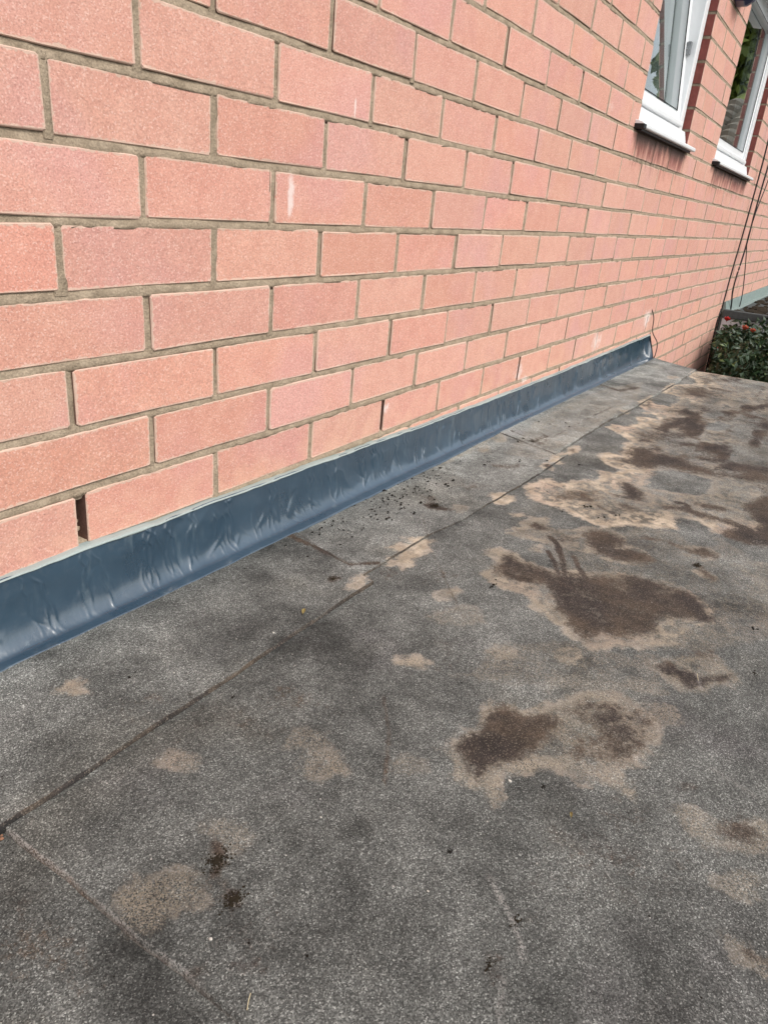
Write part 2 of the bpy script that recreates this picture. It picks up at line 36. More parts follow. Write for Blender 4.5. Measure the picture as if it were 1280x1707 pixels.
DARK=[([(0.361,-0.349),(0.392,-0.346),(0.426,-0.339),(0.442,-0.35),(0.425,-0.37),(0.431,-0.389),(0.422,-0.416),(0.421,-0.432),(0.44,-0.442),(0.444,-0.47),(0.5,-0.519),(0.501,-0.539),(0.511,-0.579),(0.514,-0.612),(0.494,-0.634),(0.453,-0.657),(0.435,-0.657),(0.412,-0.626),(0.399,-0.606),(0.379,-0.602),(0.344,-0.605),(0.316,-0.587),(0.293,-0.56),(0.293,-0.546),(0.264,-0.535),(0.267,-0.52),(0.28,-0.498),(0.305,-0.488),(0.308,-0.466),(0.33,-0.466),(0.374,-0.434),(0.369,-0.416),(0.358,-0.398),(0.36,-0.377)],0.85,0.02),([(0.367,-0.355),(0.375,-0.37),(0.377,-0.39),(0.387,-0.413),(0.365,-0.418),(0.358,-0.398),(0.358,-0.376)],1.0,0.01),([(0.612,-0.411),(0.64,-0.417),(0.652,-0.437),(0.643,-0.48),(0.635,-0.478),(0.616,-0.487),(0.585,-0.475),(0.604,-0.502),(0.606,-0.524),(0.593,-0.544),(0.564,-0.539),(0.551,-0.512),(0.545,-0.486),(0.545,-0.48),(0.54,-0.454),(0.57,-0.438)],0.9,0.02),([(0.58,-0.325),(0.596,-0.33),(0.591,-0.351),(0.575,-0.357),(0.567,-0.342),(0.571,-0.331)],0.9,0.012),([(0.591,-0.351),(0.579,-0.383),(0.586,-0.413),(0.547,-0.399),(0.567,-0.378)],0.55,0.02),([(1.11,-0.339),(1.158,-0.345),(1.181,-0.326),(1.246,-0.333),(1.277,-0.35),(1.248,-0.407),(1.256,-0.453),(1.238,-0.485),(1.212,-0.517),(1.206,-0.538),(1.223,-0.573),(1.197,-0.583),(1.179,-0.558),(1.164,-0.517),(1.164,-0.481),(1.15,-0.441),(1.093,-0.397),(1.106,-0.364)],0.9,0.035),([(1.288,-0.531),(1.336,-0.556),(1.343,-0.601),(1.362,-0.666),(1.241,-0.678),(1.202,-0.615),(1.205,-0.582),(1.25,-0.58),(1.246,-0.558),(1.232,-0.536)],0.8,0.03),([(1.007,-0.625),(1.076,-0.647),(1.12,-0.66),(1.137,-0.692),(0.815,-0.722),(0.794,-0.671),(0.795,-0.623),(0.841,-0.621),(0.867,-0.635),(0.875,-0.611),(0.869,-0.571),(0.874,-0.541),(0.861,-0.5),(0.875,-0.493),(0.899,-0.517),(0.902,-0.534),(0.898,-0.558),(0.9,-0.588),(0.899,-0.614),(0.886,-0.642),(0.879,-0.668),(0.932,-0.668)],0.92,0.02),([(0.946,-0.541),(0.973,-0.576),(0.969,-0.601),(0.953,-0.614),(0.939,-0.593),(0.928,-0.56)],0.8,0.02),([(0.957,-0.389),(0.961,-0.409),(0.927,-0.439),(0.878,-0.452),(0.857,-0.431),(0.852,-0.404),(0.862,-0.399),(0.872,-0.417)],0.9,0.02),([(0.756,-0.31),(0.802,-0.325),(0.842,-0.342),(0.847,-0.361),(0.815,-0.367),(0.825,-0.385),(0.778,-0.375),(0.769,-0.366),(0.77,-0.345),(0.751,-0.327)],0.78,0.035),([(0.823,-0.412),(0.825,-0.422),(0.827,-0.459),(0.794,-0.468),(0.771,-0.437),(0.793,-0.425)],0.55,0.025),([(1.394,-0.313),(1.463,-0.336),(1.515,-0.398),(1.48,-0.422),(1.397,-0.384),(1.358,-0.334)],0.7,0.06),([(2.169,-0.263),(2.253,-0.325),(2.19,-0.382),(2.067,-0.364),(2.056,-0.306)],0.8,0.06),([(1.759,-0.284),(1.801,-0.339),(1.75,-0.403),(1.702,-0.394),(1.736,-0.33)],0.7,0.05),([(1.926,-0.361),(1.94,-0.405),(1.88,-0.424),(1.843,-0.395)],0.7,0.05),([(2.481,-0.261),(2.475,-0.302),(2.39,-0.328),(2.385,-0.296)],0.6,0.05),([(1.753,-0.225),(1.851,-0.233),(1.785,-0.25),(1.729,-0.249)],0.55,0.05),([(2.29,-0.366),(2.327,-0.433),(2.29,-0.458),(2.251,-0.403)],0.6,0.05),([(1.844,-0.501),(1.856,-0.551),(1.828,-0.588),(1.805,-0.549)],0.6,0.05),([(1.396,-0.4),(1.439,-0.438),(1.428,-0.478),(1.363,-0.453),(1.354,-0.413)],0.65,0.05),([(1.378,-0.408),(1.428,-0.43),(1.433,-0.467),(1.421,-0.489),(1.388,-0.471),(1.368,-0.442)],0.8,0.04),([(1.632,-0.538),(1.647,-0.575),(1.664,-0.637),(1.606,-0.642),(1.625,-0.59)],0.6,0.04),([(-0.039,-0.488),(-0.014,-0.491),(0.004,-0.505),(0.032,-0.494),(0.058,-0.501),(0.06,-0.518),(0.054,-0.526),(0.079,-0.552),(0.076,-0.564),(0.039,-0.567),(0.006,-0.558),(-0.022,-0.549),(-0.039,-0.536),(-0.062,-0.528),(-0.054,-0.517),(-0.047,-0.501)],0.9,0.016),([(0.095,-0.555),(0.129,-0.57),(0.151,-0.602),(0.15,-0.629),(0.14,-0.657),(0.107,-0.651),(0.073,-0.651),(0.045,-0.647),(0.036,-0.622),(0.026,-0.601),(0.028,-0.59),(0.061,-0.589),(0.077,-0.609),(0.091,-0.587),(0.087,-0.567)],0.58,0.014),([(0.262,-0.628),(0.284,-0.638),(0.278,-0.651),(0.279,-0.667),(0.287,-0.688),(0.308,-0.701),(0.316,-0.715),(0.293,-0.71),(0.268,-0.69),(0.246,-0.674),(0.245,-0.663),(0.252,-0.645),(0.253,-0.635)],0.75,0.012),([(0.314,-0.655),(0.366,-0.674),(0.352,-0.691),(0.326,-0.693),(0.317,-0.674)],0.5,0.02),([(0.658,-0.496),(0.688,-0.512),(0.702,-0.548),(0.688,-0.577),(0.715,-0.605),(0.7,-0.633),(0.681,-0.632),(0.667,-0.61),(0.671,-0.58),(0.686,-0.539),(0.665,-0.509)],0.7,0.015),([(0.612,-0.61),(0.618,-0.623),(0.595,-0.648),(0.583,-0.64),(0.59,-0.624)],0.55,0.012),([(0.622,-0.602),(0.63,-0.617),(0.622,-0.618),(0.617,-0.609)],1.0,0.008),([(0.514,-0.134),(0.535,-0.144),(0.53,-0.166),(0.53,-0.187),(0.509,-0.171),(0.504,-0.15)],0.95,0.012),([(0.552,-0.111),(0.568,-0.132),(0.544,-0.159),(0.524,-0.139)],0.55,0.02),([(0.658,-0.145),(0.696,-0.145),(0.708,-0.168),(0.711,-0.196),(0.678,-0.182),(0.661,-0.183),(0.65,-0.167)],0.5,0.025),([(0.826,-0.136),(0.858,-0.152),(0.888,-0.182),(0.868,-0.182),(0.834,-0.178),(0.82,-0.158)],0.65,0.025),([(1.065,-0.122),(1.077,-0.133),(1.127,-0.129),(1.152,-0.141),(1.14,-0.146),(1.108,-0.139),(1.067,-0.139)],0.8,0.02),([(0.919,-0.218),(0.938,-0.222),(0.928,-0.234),(0.913,-0.229)],0.9,0.012),([(1.093,-0.217),(1.117,-0.219),(1.109,-0.232),(1.083,-0.233)],0.8,0.015),([(0.013,-0.734),(0.048,-0.762),(0.038,-0.779),(0.041,-0.789),(0.015,-0.761)],0.6,0.012),([(-0.102,-0.771),(-0.098,-0.784),(-0.101,-0.804),(-0.109,-0.805),(-0.11,-0.783)],0.75,0.01),([(0.068,-0.715),(0.06,-0.713),(0.055,-0.709),(0.051,-0.705),(0.05,-0.701),(0.056,-0.699),(0.06,-0.698),(0.066,-0.702),(0.071,-0.706),(0.072,-0.711)],0.45,0.01),([(-0.275,-0.376),(-0.275,-0.386),(-0.287,-0.401),(-0.297,-0.408),(-0.31,-0.405),(-0.293,-0.398)],0.9,0.008),([(-0.303,-0.436),(-0.307,-0.44),(-0.312,-0.439),(-0.314,-0.434),(-0.314,-0.429),(-0.313,-0.423),(-0.307,-0.422),(-0.303,-0.424),(-0.3,-0.428),(-0.3,-0.432)],0.8,0.01),([(-0.299,-0.418),(-0.303,-0.42),(-0.306,-0.42),(-0.306,-0.418),(-0.306,-0.415),(-0.303,-0.413),(-0.3,-0.41),(-0.298,-0.41),(-0.297,-0.412),(-0.297,-0.414)],0.7,0.008),([(-0.362,-0.46),(-0.366,-0.46),(-0.369,-0.46),(-0.372,-0.455),(-0.372,-0.451),(-0.372,-0.446),(-0.368,-0.444),(-0.363,-0.447),(-0.361,-0.451),(-0.359,-0.457)],0.6,0.012),([(0.17,-0.194),(0.162,-0.194),(0.158,-0.192),(0.154,-0.187),(0.153,-0.183),(0.156,-0.178),(0.16,-0.175),(0.166,-0.178),(0.171,-0.182),(0.174,-0.189)],0.75,0.01),([(-0.18,-0.637),(-0.182,-0.638),(-0.186,-0.636),(-0.188,-0.635),(-0.188,-0.631),(-0.186,-0.629),(-0.182,-0.63),(-0.179,-0.63),(-0.176,-0.633),(-0.177,-0.635)],0.5,0.01),([(-0.235,-0.629),(-0.242,-0.631),(-0.245,-0.63),(-0.246,-0.627),(-0.245,-0.624),(-0.241,-0.62),(-0.235,-0.618),(-0.231,-0.62),(-0.228,-0.622),(-0.228,-0.626)],0.45,0.012),([(-0.136,-0.401),(-0.142,-0.402),(-0.148,-0.4),(-0.151,-0.396),(-0.15,-0.39),(-0.147,-0.388),(-0.142,-0.385),(-0.137,-0.385),(-0.135,-0.39),(-0.135,-0.396)],0.35,0.01),([(0.112,-0.421),(0.091,-0.43),(0.077,-0.426),(0.066,-0.423),(0.07,-0.41),(0.093,-0.398),(0.112,-0.391),(0.13,-0.387),(0.144,-0.392),(0.132,-0.405)],0.3,0.03),([(0.1,-0.465),(0.093,-0.469),(0.083,-0.462),(0.075,-0.451),(0.07,-0.44),(0.071,-0.43),(0.084,-0.435),(0.093,-0.441),(0.103,-0.452),(0.107,-0.461)],0.35,0.02),([(-0.302,-0.49),(-0.321,-0.488),(-0.339,-0.484),(-0.353,-0.472),(-0.352,-0.452),(-0.339,-0.439),(-0.329,-0.426),(-0.306,-0.429),(-0.295,-0.444),(-0.296,-0.471)],0.25,0.06),([(-0.405,-0.382),(-0.423,-0.391),(-0.437,-0.391),(-0.448,-0.368),(-0.449,-0.348),(-0.45,-0.321),(-0.433,-0.307),(-0.413,-0.318),(-0.403,-0.34),(-0.393,-0.366)],0.3,0.07),([(-0.064,-0.354),(-0.106,-0.345),(-0.129,-0.332),(-0.157,-0.29),(-0.166,-0.264),(-0.165,-0.231),(-0.145,-0.214),(-0.105,-0.249),(-0.075,-0.282),(-0.048,-0.33)],0.22,0.07),([(-0.137,-0.312),(-0.166,-0.312),(-0.192,-0.306),(-0.215,-0.268),(-0.218,-0.24),(-0.223,-0.205),(-0.199,-0.194),(-0.162,-0.218),(-0.142,-0.254),(-0.122,-0.296)],0.22,0.06),([(-0.033,-0.715),(-0.073,-0.706),(-0.103,-0.68),(-0.128,-0.654),(-0.138,-0.624),(-0.107,-0.617),(-0.083,-0.608),(-0.049,-0.626),(-0.014,-0.655),(-0.013,-0.687)],0.22,0.06),([(-0.166,-0.23),(-0.181,-0.226),(-0.196,-0.213),(-0.209,-0.195),(-0.218,-0.178),(-0.212,-0.173),(-0.208,-0.165),(-0.194,-0.177),(-0.179,-0.194),(-0.168,-0.212)],0.25,0.03),([(0.314,-0.316),(0.283,-0.305),(0.264,-0.293),(0.242,-0.264),(0.234,-0.248),(0.235,-0.23),(0.248,-0.222),(0.278,-0.248),(0.3,-0.271),(0.322,-0.302)],0.2,0.05)]
DLINES=[([(0.554,-0.372),(0.537,-0.39),(0.488,-0.418),(0.426,-0.445),(0.39,-0.473),(0.342,-0.49),(0.312,-0.491)],0.005,0.85),([(0.493,-0.391),(0.461,-0.415),(0.426,-0.432)],0.004,0.75),([(0.503,-0.434),(0.467,-0.453),(0.442,-0.473),(0.402,-0.498),(0.363,-0.514),(0.349,-0.524),(0.346,-0.545)],0.0048,0.8),([(0.379,-0.434),(0.351,-0.458),(0.314,-0.479)],0.003,0.7),([(0.917,-0.513),(0.924,-0.527),(0.917,-0.535),(0.887,-0.541)],0.006,0.8),([(0.904,-0.613),(0.89,-0.632),(0.882,-0.651)],0.006,0.6),([(-0.016,-0.387),(-0.068,-0.427),(-0.129,-0.46)],0.0025,0.5),([(0.454,-0.171),(0.365,-0.234),(0.228,-0.354)],0.002,0.4),([(1.114,-0.053),(1.069,-0.161)],0.004,0.5),([(0.237,-0.037),(0.23,-0.069),(0.226,-0.121),(0.217,-0.173),(0.253,-0.203)],0.0045,0.8),([(1.926,-0.008),(1.872,-0.119),(1.981,-0.15)],0.012,0.6),([(1.027,-0.154),(1.328,-0.157),(1.614,-0.173)],0.004,0.35),([(0.771,-0.389),(0.757,-0.41),(0.753,-0.426)],0.004,0.5),([(0.777,-0.376),(0.762,-0.413),(0.756,-0.448)],0.003,0.3)]
SCRATCH=[([(-0.164,-0.588),(-0.188,-0.618),(-0.203,-0.632),(-0.219,-0.642)],0.0016,0.8),([(-0.267,-0.643),(-0.241,-0.635)],0.0016,0.6),([(0.105,-0.724),(0.091,-0.767)],0.002,0.4),([(0.282,-0.673),(0.251,-0.684)],0.0012,0.7)]
CRUMBS=[(0.563,0.034),(0.565,0.009),(0.561,-0.015),(0.591,-0.016),(0.593,-0.031),(0.623,-0.031),(0.649,-0.037),(0.678,-0.035),(0.721,-0.04),(0.717,-0.062),(0.633,-0.124),(0.627,-0.131),(0.639,-0.117),(0.67,-0.118),(0.516,-0.129),(0.482,-0.107),(0.468,-0.12),(0.461,-0.148),(0.48,-0.081),(0.507,-0.074),(0.512,-0.05),(0.513,-0.029),(0.53,-0.025),(0.837,-0.122),(0.809,-0.122),(0.411,-0.127),(0.903,-0.167),(1.04,-0.104),(1.074,-0.103),(1.261,-0.073),(1.257,-0.105),(1.315,-0.132),(1.28,-0.153),(0.96,-0.213),(0.994,-0.278),(0.693,-0.347),(0.766,-0.285),(0.745,-0.374),(0.75,-0.375),(0.706,-0.413),(0.327,-0.367),(-0.038,0.044),(-0.167,-0.152),(0.748,-0.439),(0.308,-0.373),(0.462,-0.72)]
MOSS=[(0.524,-0.157),(1.069,-0.129),(-0.29,-0.397),(-0.307,-0.432),(-0.162,-0.549),(0.623,-0.608),(0.334,-0.735),(0.412,-0.124),(0.311,-0.372),(-0.035,-0.586),(-0.19,-0.624),(-0.237,-0.622),(0.162,-0.185),(-0.124,-0.258)]
CHIP=[(-0.343,-0.442),(-0.003,-0.213),(-0.138,-0.182),(-0.049,-0.557),(-0.2,-0.437),(-0.209,-0.553),(0.941,-0.323)]
LEAF=[(0.06,-0.211),(-0.056,-0.622),(-0.375,-0.236)]
STRAW=[(-0.366,-0.499),(0.265,-0.678)]
WIRE_A=[(4.338,-0.02,0.565),(4.45,-0.02,0.3),(4.452,-0.02,0.028),(4.422,-0.02,-0.229),(4.384,-0.02,-0.432),(4.376,-0.02,-0.592),(4.333,-0.02,-0.666),(4.332,-0.02,-0.754),(4.373,-0.02,-0.935)]
WIRE_B=[(4.724,-0.03,0.391),(4.641,-0.03,0.185),(4.606,-0.03,-0.057),(4.617,-0.03,-0.227),(4.59,-0.03,-0.356),(4.555,-0.03,-0.437),(4.56,-0.03,-0.526),(4.656,-0.03,-0.609),(4.707,-0.03,-0.673)]
WIRE_C=[(4.823,-0.035,0.337),(4.761,-0.035,0.118),(4.618,-0.035,-0.056),(4.558,-0.035,-0.217),(4.659,-0.035,-0.293),(4.85,-0.035,-0.431),(4.999,-0.035,-0.558),(5.034,-0.035,-0.648),(4.985,-0.035,-0.716)]
CABLE=[(2.627,-0.008,-0.504),(2.654,-0.008,-0.543),(2.694,-0.008,-0.596),(2.796,-0.008,-0.658),(2.823,-0.008,-0.708),(2.82,-0.008,-0.74)]
WALLMARK={'w':[(1.218,0.0,-0.557),(1.877,0.0,-0.545),(2.568,0.0,-0.513),(0.55,0.0,-0.557),(0.269,0.0,-0.183),(0.419,0.0,-0.063),(0.385,0.0,0.073)]}


# ------------------------------------------------------------------ helpers
def obj(name, me, parent=None, mats=(), kind=None, loc=None):
    o = bpy.data.objects.new(name, me); COL.objects.link(o)
    if parent is not None: o.parent = parent
    if me is not None:
        for mt in mats:
            if mt.name not in [x.name for x in me.materials if x]: me.materials.append(mt)
    if kind: o['kind'] = kind
    if loc: o.location = loc
    return o
def tag(o, label, cat, group=None):
    o['label'] = label; o['category'] = cat
    if group: o['group'] = group
    return o
def empty(name, loc=(0, 0, 0)):
    o = bpy.data.objects.new(name, None); COL.objects.link(o); o.location = loc; o.empty_display_size = .1
    return o
def mesh(name, v, f, smooth=False):
    me = bpy.data.meshes.new(name); me.from_pydata([tuple(map(float, p)) for p in v], [], [tuple(map(int, q)) for q in f]); me.update()
    if smooth: me.polygons.foreach_set('use_smooth', [True]*len(me.polygons))
    return me
def mesh_np(name, v, quads, extra=(), smooth=True):
    me = bpy.data.meshes.new(name); q = np.asarray(quads, np.int32); ex = [list(map(int, e)) for e in extra]
    me.vertices.add(len(v)); me.vertices.foreach_set('co', np.asarray(v, np.float32).ravel())
    loops = np.concatenate([q.ravel()]+[np.array(e, np.int32) for e in ex]); cnt = np.array([4]*len(q)+[len(e) for e in ex])
    me.loops.add(len(loops)); me.loops.foreach_set('vertex_index', loops.astype(np.int32))
    me.polygons.add(len(cnt)); me.polygons.foreach_set('loop_start', np.concatenate([[0], np.cumsum(cnt)[:-1]]).astype(np.int32))
    me.polygons.foreach_set('use_smooth', np.full(len(cnt), smooth)); me.update(calc_edges=True); me.validate()
    return me
class MB:
    def __init__(s): s.v = []; s.f = []
    def add(s, v, f):
        n = len(s.v); s.v += [tuple(p) for p in v]; s.f += [tuple(i+n for i in q) for q in f]; return s
    def box(s, x0, x1, y0, y1, z0, z1, M=None):
        v = [Vector(p) for p in ((x0,y0,z0),(x1,y0,z0),(x1,y1,z0),(x0,y1,z0),(x0,y0,z1),(x1,y0,z1),(x1,y1,z1),(x0,y1,z1))]
        if M is not None: v = [M @ p for p in v]
        return s.add(v, [(0,3,2,1),(4,5,6,7),(0,1,5,4),(1,2,6,5),(2,3,7,6),(3,0,4,7)])
    def extrude_x(s, prof, x0, x1, M=None):
        n = len(prof); v = [Vector((x0, y, z)) for y, z in prof]+[Vector((x1, y, z)) for y, z in prof]
        if M is not None: v = [M @ p for p in v]
        return s.add(v, [(i, (i+1) % n, n+(i+1) % n, n+i) for i in range(n)]+[tuple(range(n))[::-1], tuple(range(n, 2*n))])
    def tube(s, pts, r, n=8):
        pts = [Vector(p) for p in pts]; rings = []
        for i, p in enumerate(pts):
            d = (pts[min(i+1, len(pts)-1)]-pts[max(i-1, 0)]).normalized()
            a = d.cross(Vector((0, 0, 1)) if abs(d.z) < .9 else Vector((1, 0, 0))).normalized(); b = d.cross(a)
            rr = r[i] if isinstance(r, (list, tuple)) else r
            rings.append([p+rr*(math.cos(t)*a+math.sin(t)*b) for t in [2*math.pi*k/n for k in range(n)]])
        v = [q for rg in rings for q in rg]; f = []
        for i in range(len(pts)-1):
            for k in range(n): f.append((i*n+k, i*n+(k+1) % n, (i+1)*n+(k+1) % n, (i+1)*n+k))
        f.append(tuple(range(n))[::-1]); f.append(tuple(range((len(pts)-1)*n, len(pts)*n)))
        return s.add(v, f)
    def lump(s, c, r, rng, flat=.6, sub=1):
        bm = bmesh.new(); bmesh.ops.create_icosphere(bm, subdivisions=sub, radius=1)
        k = np.array(r if hasattr(r, '__len__') else (r, r, r*flat), float)
        v = [tuple(np.array(c)+np.array(q.co)*k*rng.uniform(.65, 1.25)) for q in bm.verts]
        f = [[x.index for x in q.verts] for q in bm.faces]; bm.free()
        return s.add(v, f)
    def build(s, name, mats, parent=None, smooth=False, bevel=0, kind=None, loc=None):
        me = mesh(name, s.v, s.f, smooth)
        if bevel:
            bm = bmesh.new(); bm.from_mesh(me); bmesh.ops.recalc_face_normals(bm, faces=bm.faces)
            bmesh.ops.bevel(bm, geom=[e for e in bm.edges if e.calc_face_angle(0) > .4], offset=bevel, segments=2, affect='EDGES', profile=.5)
            bm.to_mesh(me); bm.free()
        return obj(name, me, parent, mats if isinstance(mats, (list, tuple)) else [mats], kind, loc)
def spline(pts, n=8):
    P = [Vector(p) for p in pts]; P = [2*P[0]-P[1]]+P+[2*P[-1]-P[-2]]; o = []
    for i in range(1, len(P)-2):
        for k in range(n):
            t = k/n; a, b, c, d = P[i-1:i+3]
            o.append(.5*((2*b)+(c-a)*t+(2*a-5*b+4*c-d)*t*t+(3*b-a-3*c+d)*t**3))
    return o+[P[-2]]
def vnoise(x, y, seed=0):                      # cheap value noise, -1..1
    xi = np.floor(x).astype(int); yi = np.floor(y).astype(int); fx = x-xi; fy = y-yi
    fx = fx*fx*(3-2*fx); fy = fy*fy*(3-2*fy)
    def h(a, b):
        n = (a*374761393+b*668265263+seed*974634777) & 0x7fffffff; n = ((n ^ (n >> 13))*1274126177) & 0x7fffffff
        return ((n ^ (n >> 16)) & 0xffff)/32767.5-1
    return (h(xi, yi)*(1-fx)+h(xi+1, yi)*fx)*(1-fy)+(h(xi, yi+1)*(1-fx)+h(xi+1, yi+1)*fx)*fy

# ------------------------------------------------------------------ node helper
class NT:
    def __init__(s, name):
        s.m = bpy.data.materials.new(name); s.m.use_nodes = True; s.t = s.m.node_tree; s.t.nodes.clear()
        s.out = s.n('ShaderNodeOutputMaterial'); s.b = s.n('ShaderNodeBsdfPrincipled'); s.l(s.b.outputs[0], s.out.inputs[0])
    def n(s, t, **k):
        x = s.t.nodes.new(t)
        for a, b in k.items(): setattr(x, a, b)
        return x
    def l(s, a, b): s.t.links.new(a, b)
    def put(s, v, sock):
        if v is None: return
        if hasattr(v, 'is_output'): s.l(v, sock)
        elif isinstance(v, (tuple, list)) and sock.type == 'RGBA': sock.default_value = (*v[:3], 1)
        else: sock.default_value = v
    def math(s, op, a, b=None, c=None, clamp=False):
        x = s.n('ShaderNodeMath', operation=op, use_clamp=clamp); s.put(a, x.inputs[0]); s.put(b, x.inputs[1]); s.put(c, x.inputs[2]); return x.outputs[0]
    def pos(s): return s.n('ShaderNodeNewGeometry').outputs['Position']
    def sep(s, v): return s.n('ShaderNodeSeparateXYZ') if v is None else s._sep(v)
    def _sep(s, v): x = s.n('ShaderNodeSeparateXYZ'); s.l(v, x.inputs[0]); return x.outputs
    def scale(s, v, k):
        x = s.n('ShaderNodeVectorMath', operation='MULTIPLY'); s.l(v, x.inputs[0]); x.inputs[1].default_value = k; return x.outputs[0]
    def noise(s, v, sc, det=3, rough=.55, col=False):
        x = s.n('ShaderNodeTexNoise'); s.l(v, x.inputs['Vector']); x.inputs['Scale'].default_value = sc; x.inputs['Detail'].default_value = det; x.inputs['Roughness'].default_value = rough
        return x.outputs['Color' if col else 'Fac']
    def voro(s, v, sc, out='Color', feature='F1'):
        x = s.n('ShaderNodeTexVoronoi', feature=feature); s.l(v, x.inputs['Vector']); x.inputs['Scale'].default_value = sc; return x.outputs[out]
    def ss(s, v, a, b, lo=0., hi=1.):
        x = s.n('ShaderNodeMapRange', interpolation_type='SMOOTHSTEP'); s.put(v, x.inputs[0]); x.inputs[1].default_value = a; x.inputs[2].default_value = b; x.inputs[3].default_value = lo; x.inputs[4].default_value = hi; return x.outputs[0]
    def lin(s, v, a, b, lo=0., hi=1.):
        x = s.n('ShaderNodeMapRange'); s.put(v, x.inputs[0]); x.inputs[1].default_value = a; x.inputs[2].default_value = b; x.inputs[3].default_value = lo; x.inputs[4].default_value = hi; return x.outputs[0]
    def mix(s, f, a, b, mode='MIX'):
        x = s.n('ShaderNodeMix', data_type='RGBA', blend_type=mode, clamp_factor=True); s.put(f, x.inputs[0]); s.put(a, x.inputs[6]); s.put(b, x.inputs[7]); return x.outputs[2]
    def grey(s, v):
        x = s.n('ShaderNodeCombineColor'); [s.put(v, x.inputs[i]) for i in range(3)]; return x.outputs[0]
    def ramp(s, v, st):
        x = s.n('ShaderNodeValToRGB'); s.put(v, x.inputs[0]); e = x.color_ramp.elements
        while len(e) < len(st): e.new(.5)
        for q, (p, c) in zip(e, st): q.position = p; q.color = (*c, 1) if hasattr(c, '__len__') else (c, c, c, 1)
        return x.outputs[0]
    def attr(s, name): return s.n('ShaderNodeAttribute', attribute_name=name).outputs['Fac']
    def rand(s): return s.n('ShaderNodeObjectInfo').outputs['Random']
    def bump(s, h, strength=.5, dist=.001, nrm=None):
        x = s.n('ShaderNodeBump'); s.put(h, x.inputs['Height']); x.inputs['Strength'].default_value = strength; x.inputs['Distance'].default_value = dist
        if nrm is not None: s.l(nrm, x.inputs['Normal'])
        return x.outputs[0]
    def fin(s, col=None, rough=.8, nrm=None, spec=.3, **k):
        s.put(col, s.b.inputs['Base Color']); s.put(rough, s.b.inputs['Roughness']); s.b.inputs['Specular IOR Level'].default_value = spec
        if nrm is not None: s.l(nrm, s.b.inputs['Normal'])
        for a, b in k.items(): s.put(b, s.b.inputs[a])
        return s.m
def plain(name, c, rough=.6, nsc=30, var=.25, spec=.3, bump=.0, **k):
    t = NT(name); p = t.pos(); n = t.noise(p, nsc, 4)
    return t.fin(t.mix(n, tuple(x*(1-var) for x in c), tuple(min(1, x*(1+var)) for x in c)), rough, t.bump(t.noise(p, nsc*6, 3), bump, .002) if bump else None, spec, **k)

# ------------------------------------------------------------------ materials
def wall_marks(t, p):
    """white lime bloom around the weep joints, dribbles, and black run-off below the sills (marks on the wall itself)"""
    sx, sy, sz = t._sep(p)
    n = t.noise(t.scale(p, (34, 34, 9)), 1, 4); n2 = t.noise(p, 90, 4)
    white = None
    for (x, z, rx, rz, s) in ((1.2375, -.575, .04, .03, .45), (1.30, -.60, .05, .012, .45), (1.9125, -.565, .06, .045, .5), (2.58, -.535, .06, .045, .62), (.575, -.548, .022, .012, .45), (.262, -.185, .008, .036, .62), (.405, -.057, .003, .02, .7), (2.0, .33, .02, .05, .5), (1.6, .10, .03, .02, .35), (2.16, -.21, .03, .015, .3)):
        d = t.math('ADD', t.math('POWER', t.math('DIVIDE', t.math('SUBTRACT', sx, x), rx), 2), t.math('POWER', t.math('DIVIDE', t.math('SUBTRACT', sz, z+ZS), rz), 2))
        g = t.math('MULTIPLY', t.math('EXPONENT', t.math('MULTIPLY', d, -1.)), s)
        white = g if white is None else t.math('MAXIMUM', white, g)
    white = t.ss(t.math('ADD', white, t.lin(t.math('MULTIPLY', t.math('ADD', n, n2), .5), .25, .75, -.42, .34)), .16, .55)
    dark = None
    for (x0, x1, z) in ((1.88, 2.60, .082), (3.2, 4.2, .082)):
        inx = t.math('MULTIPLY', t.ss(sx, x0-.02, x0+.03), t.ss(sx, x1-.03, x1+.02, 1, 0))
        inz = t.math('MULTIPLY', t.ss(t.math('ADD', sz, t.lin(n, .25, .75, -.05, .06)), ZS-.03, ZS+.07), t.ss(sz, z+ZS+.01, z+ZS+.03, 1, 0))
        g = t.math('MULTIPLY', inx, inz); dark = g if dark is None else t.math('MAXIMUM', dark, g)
    return white, dark
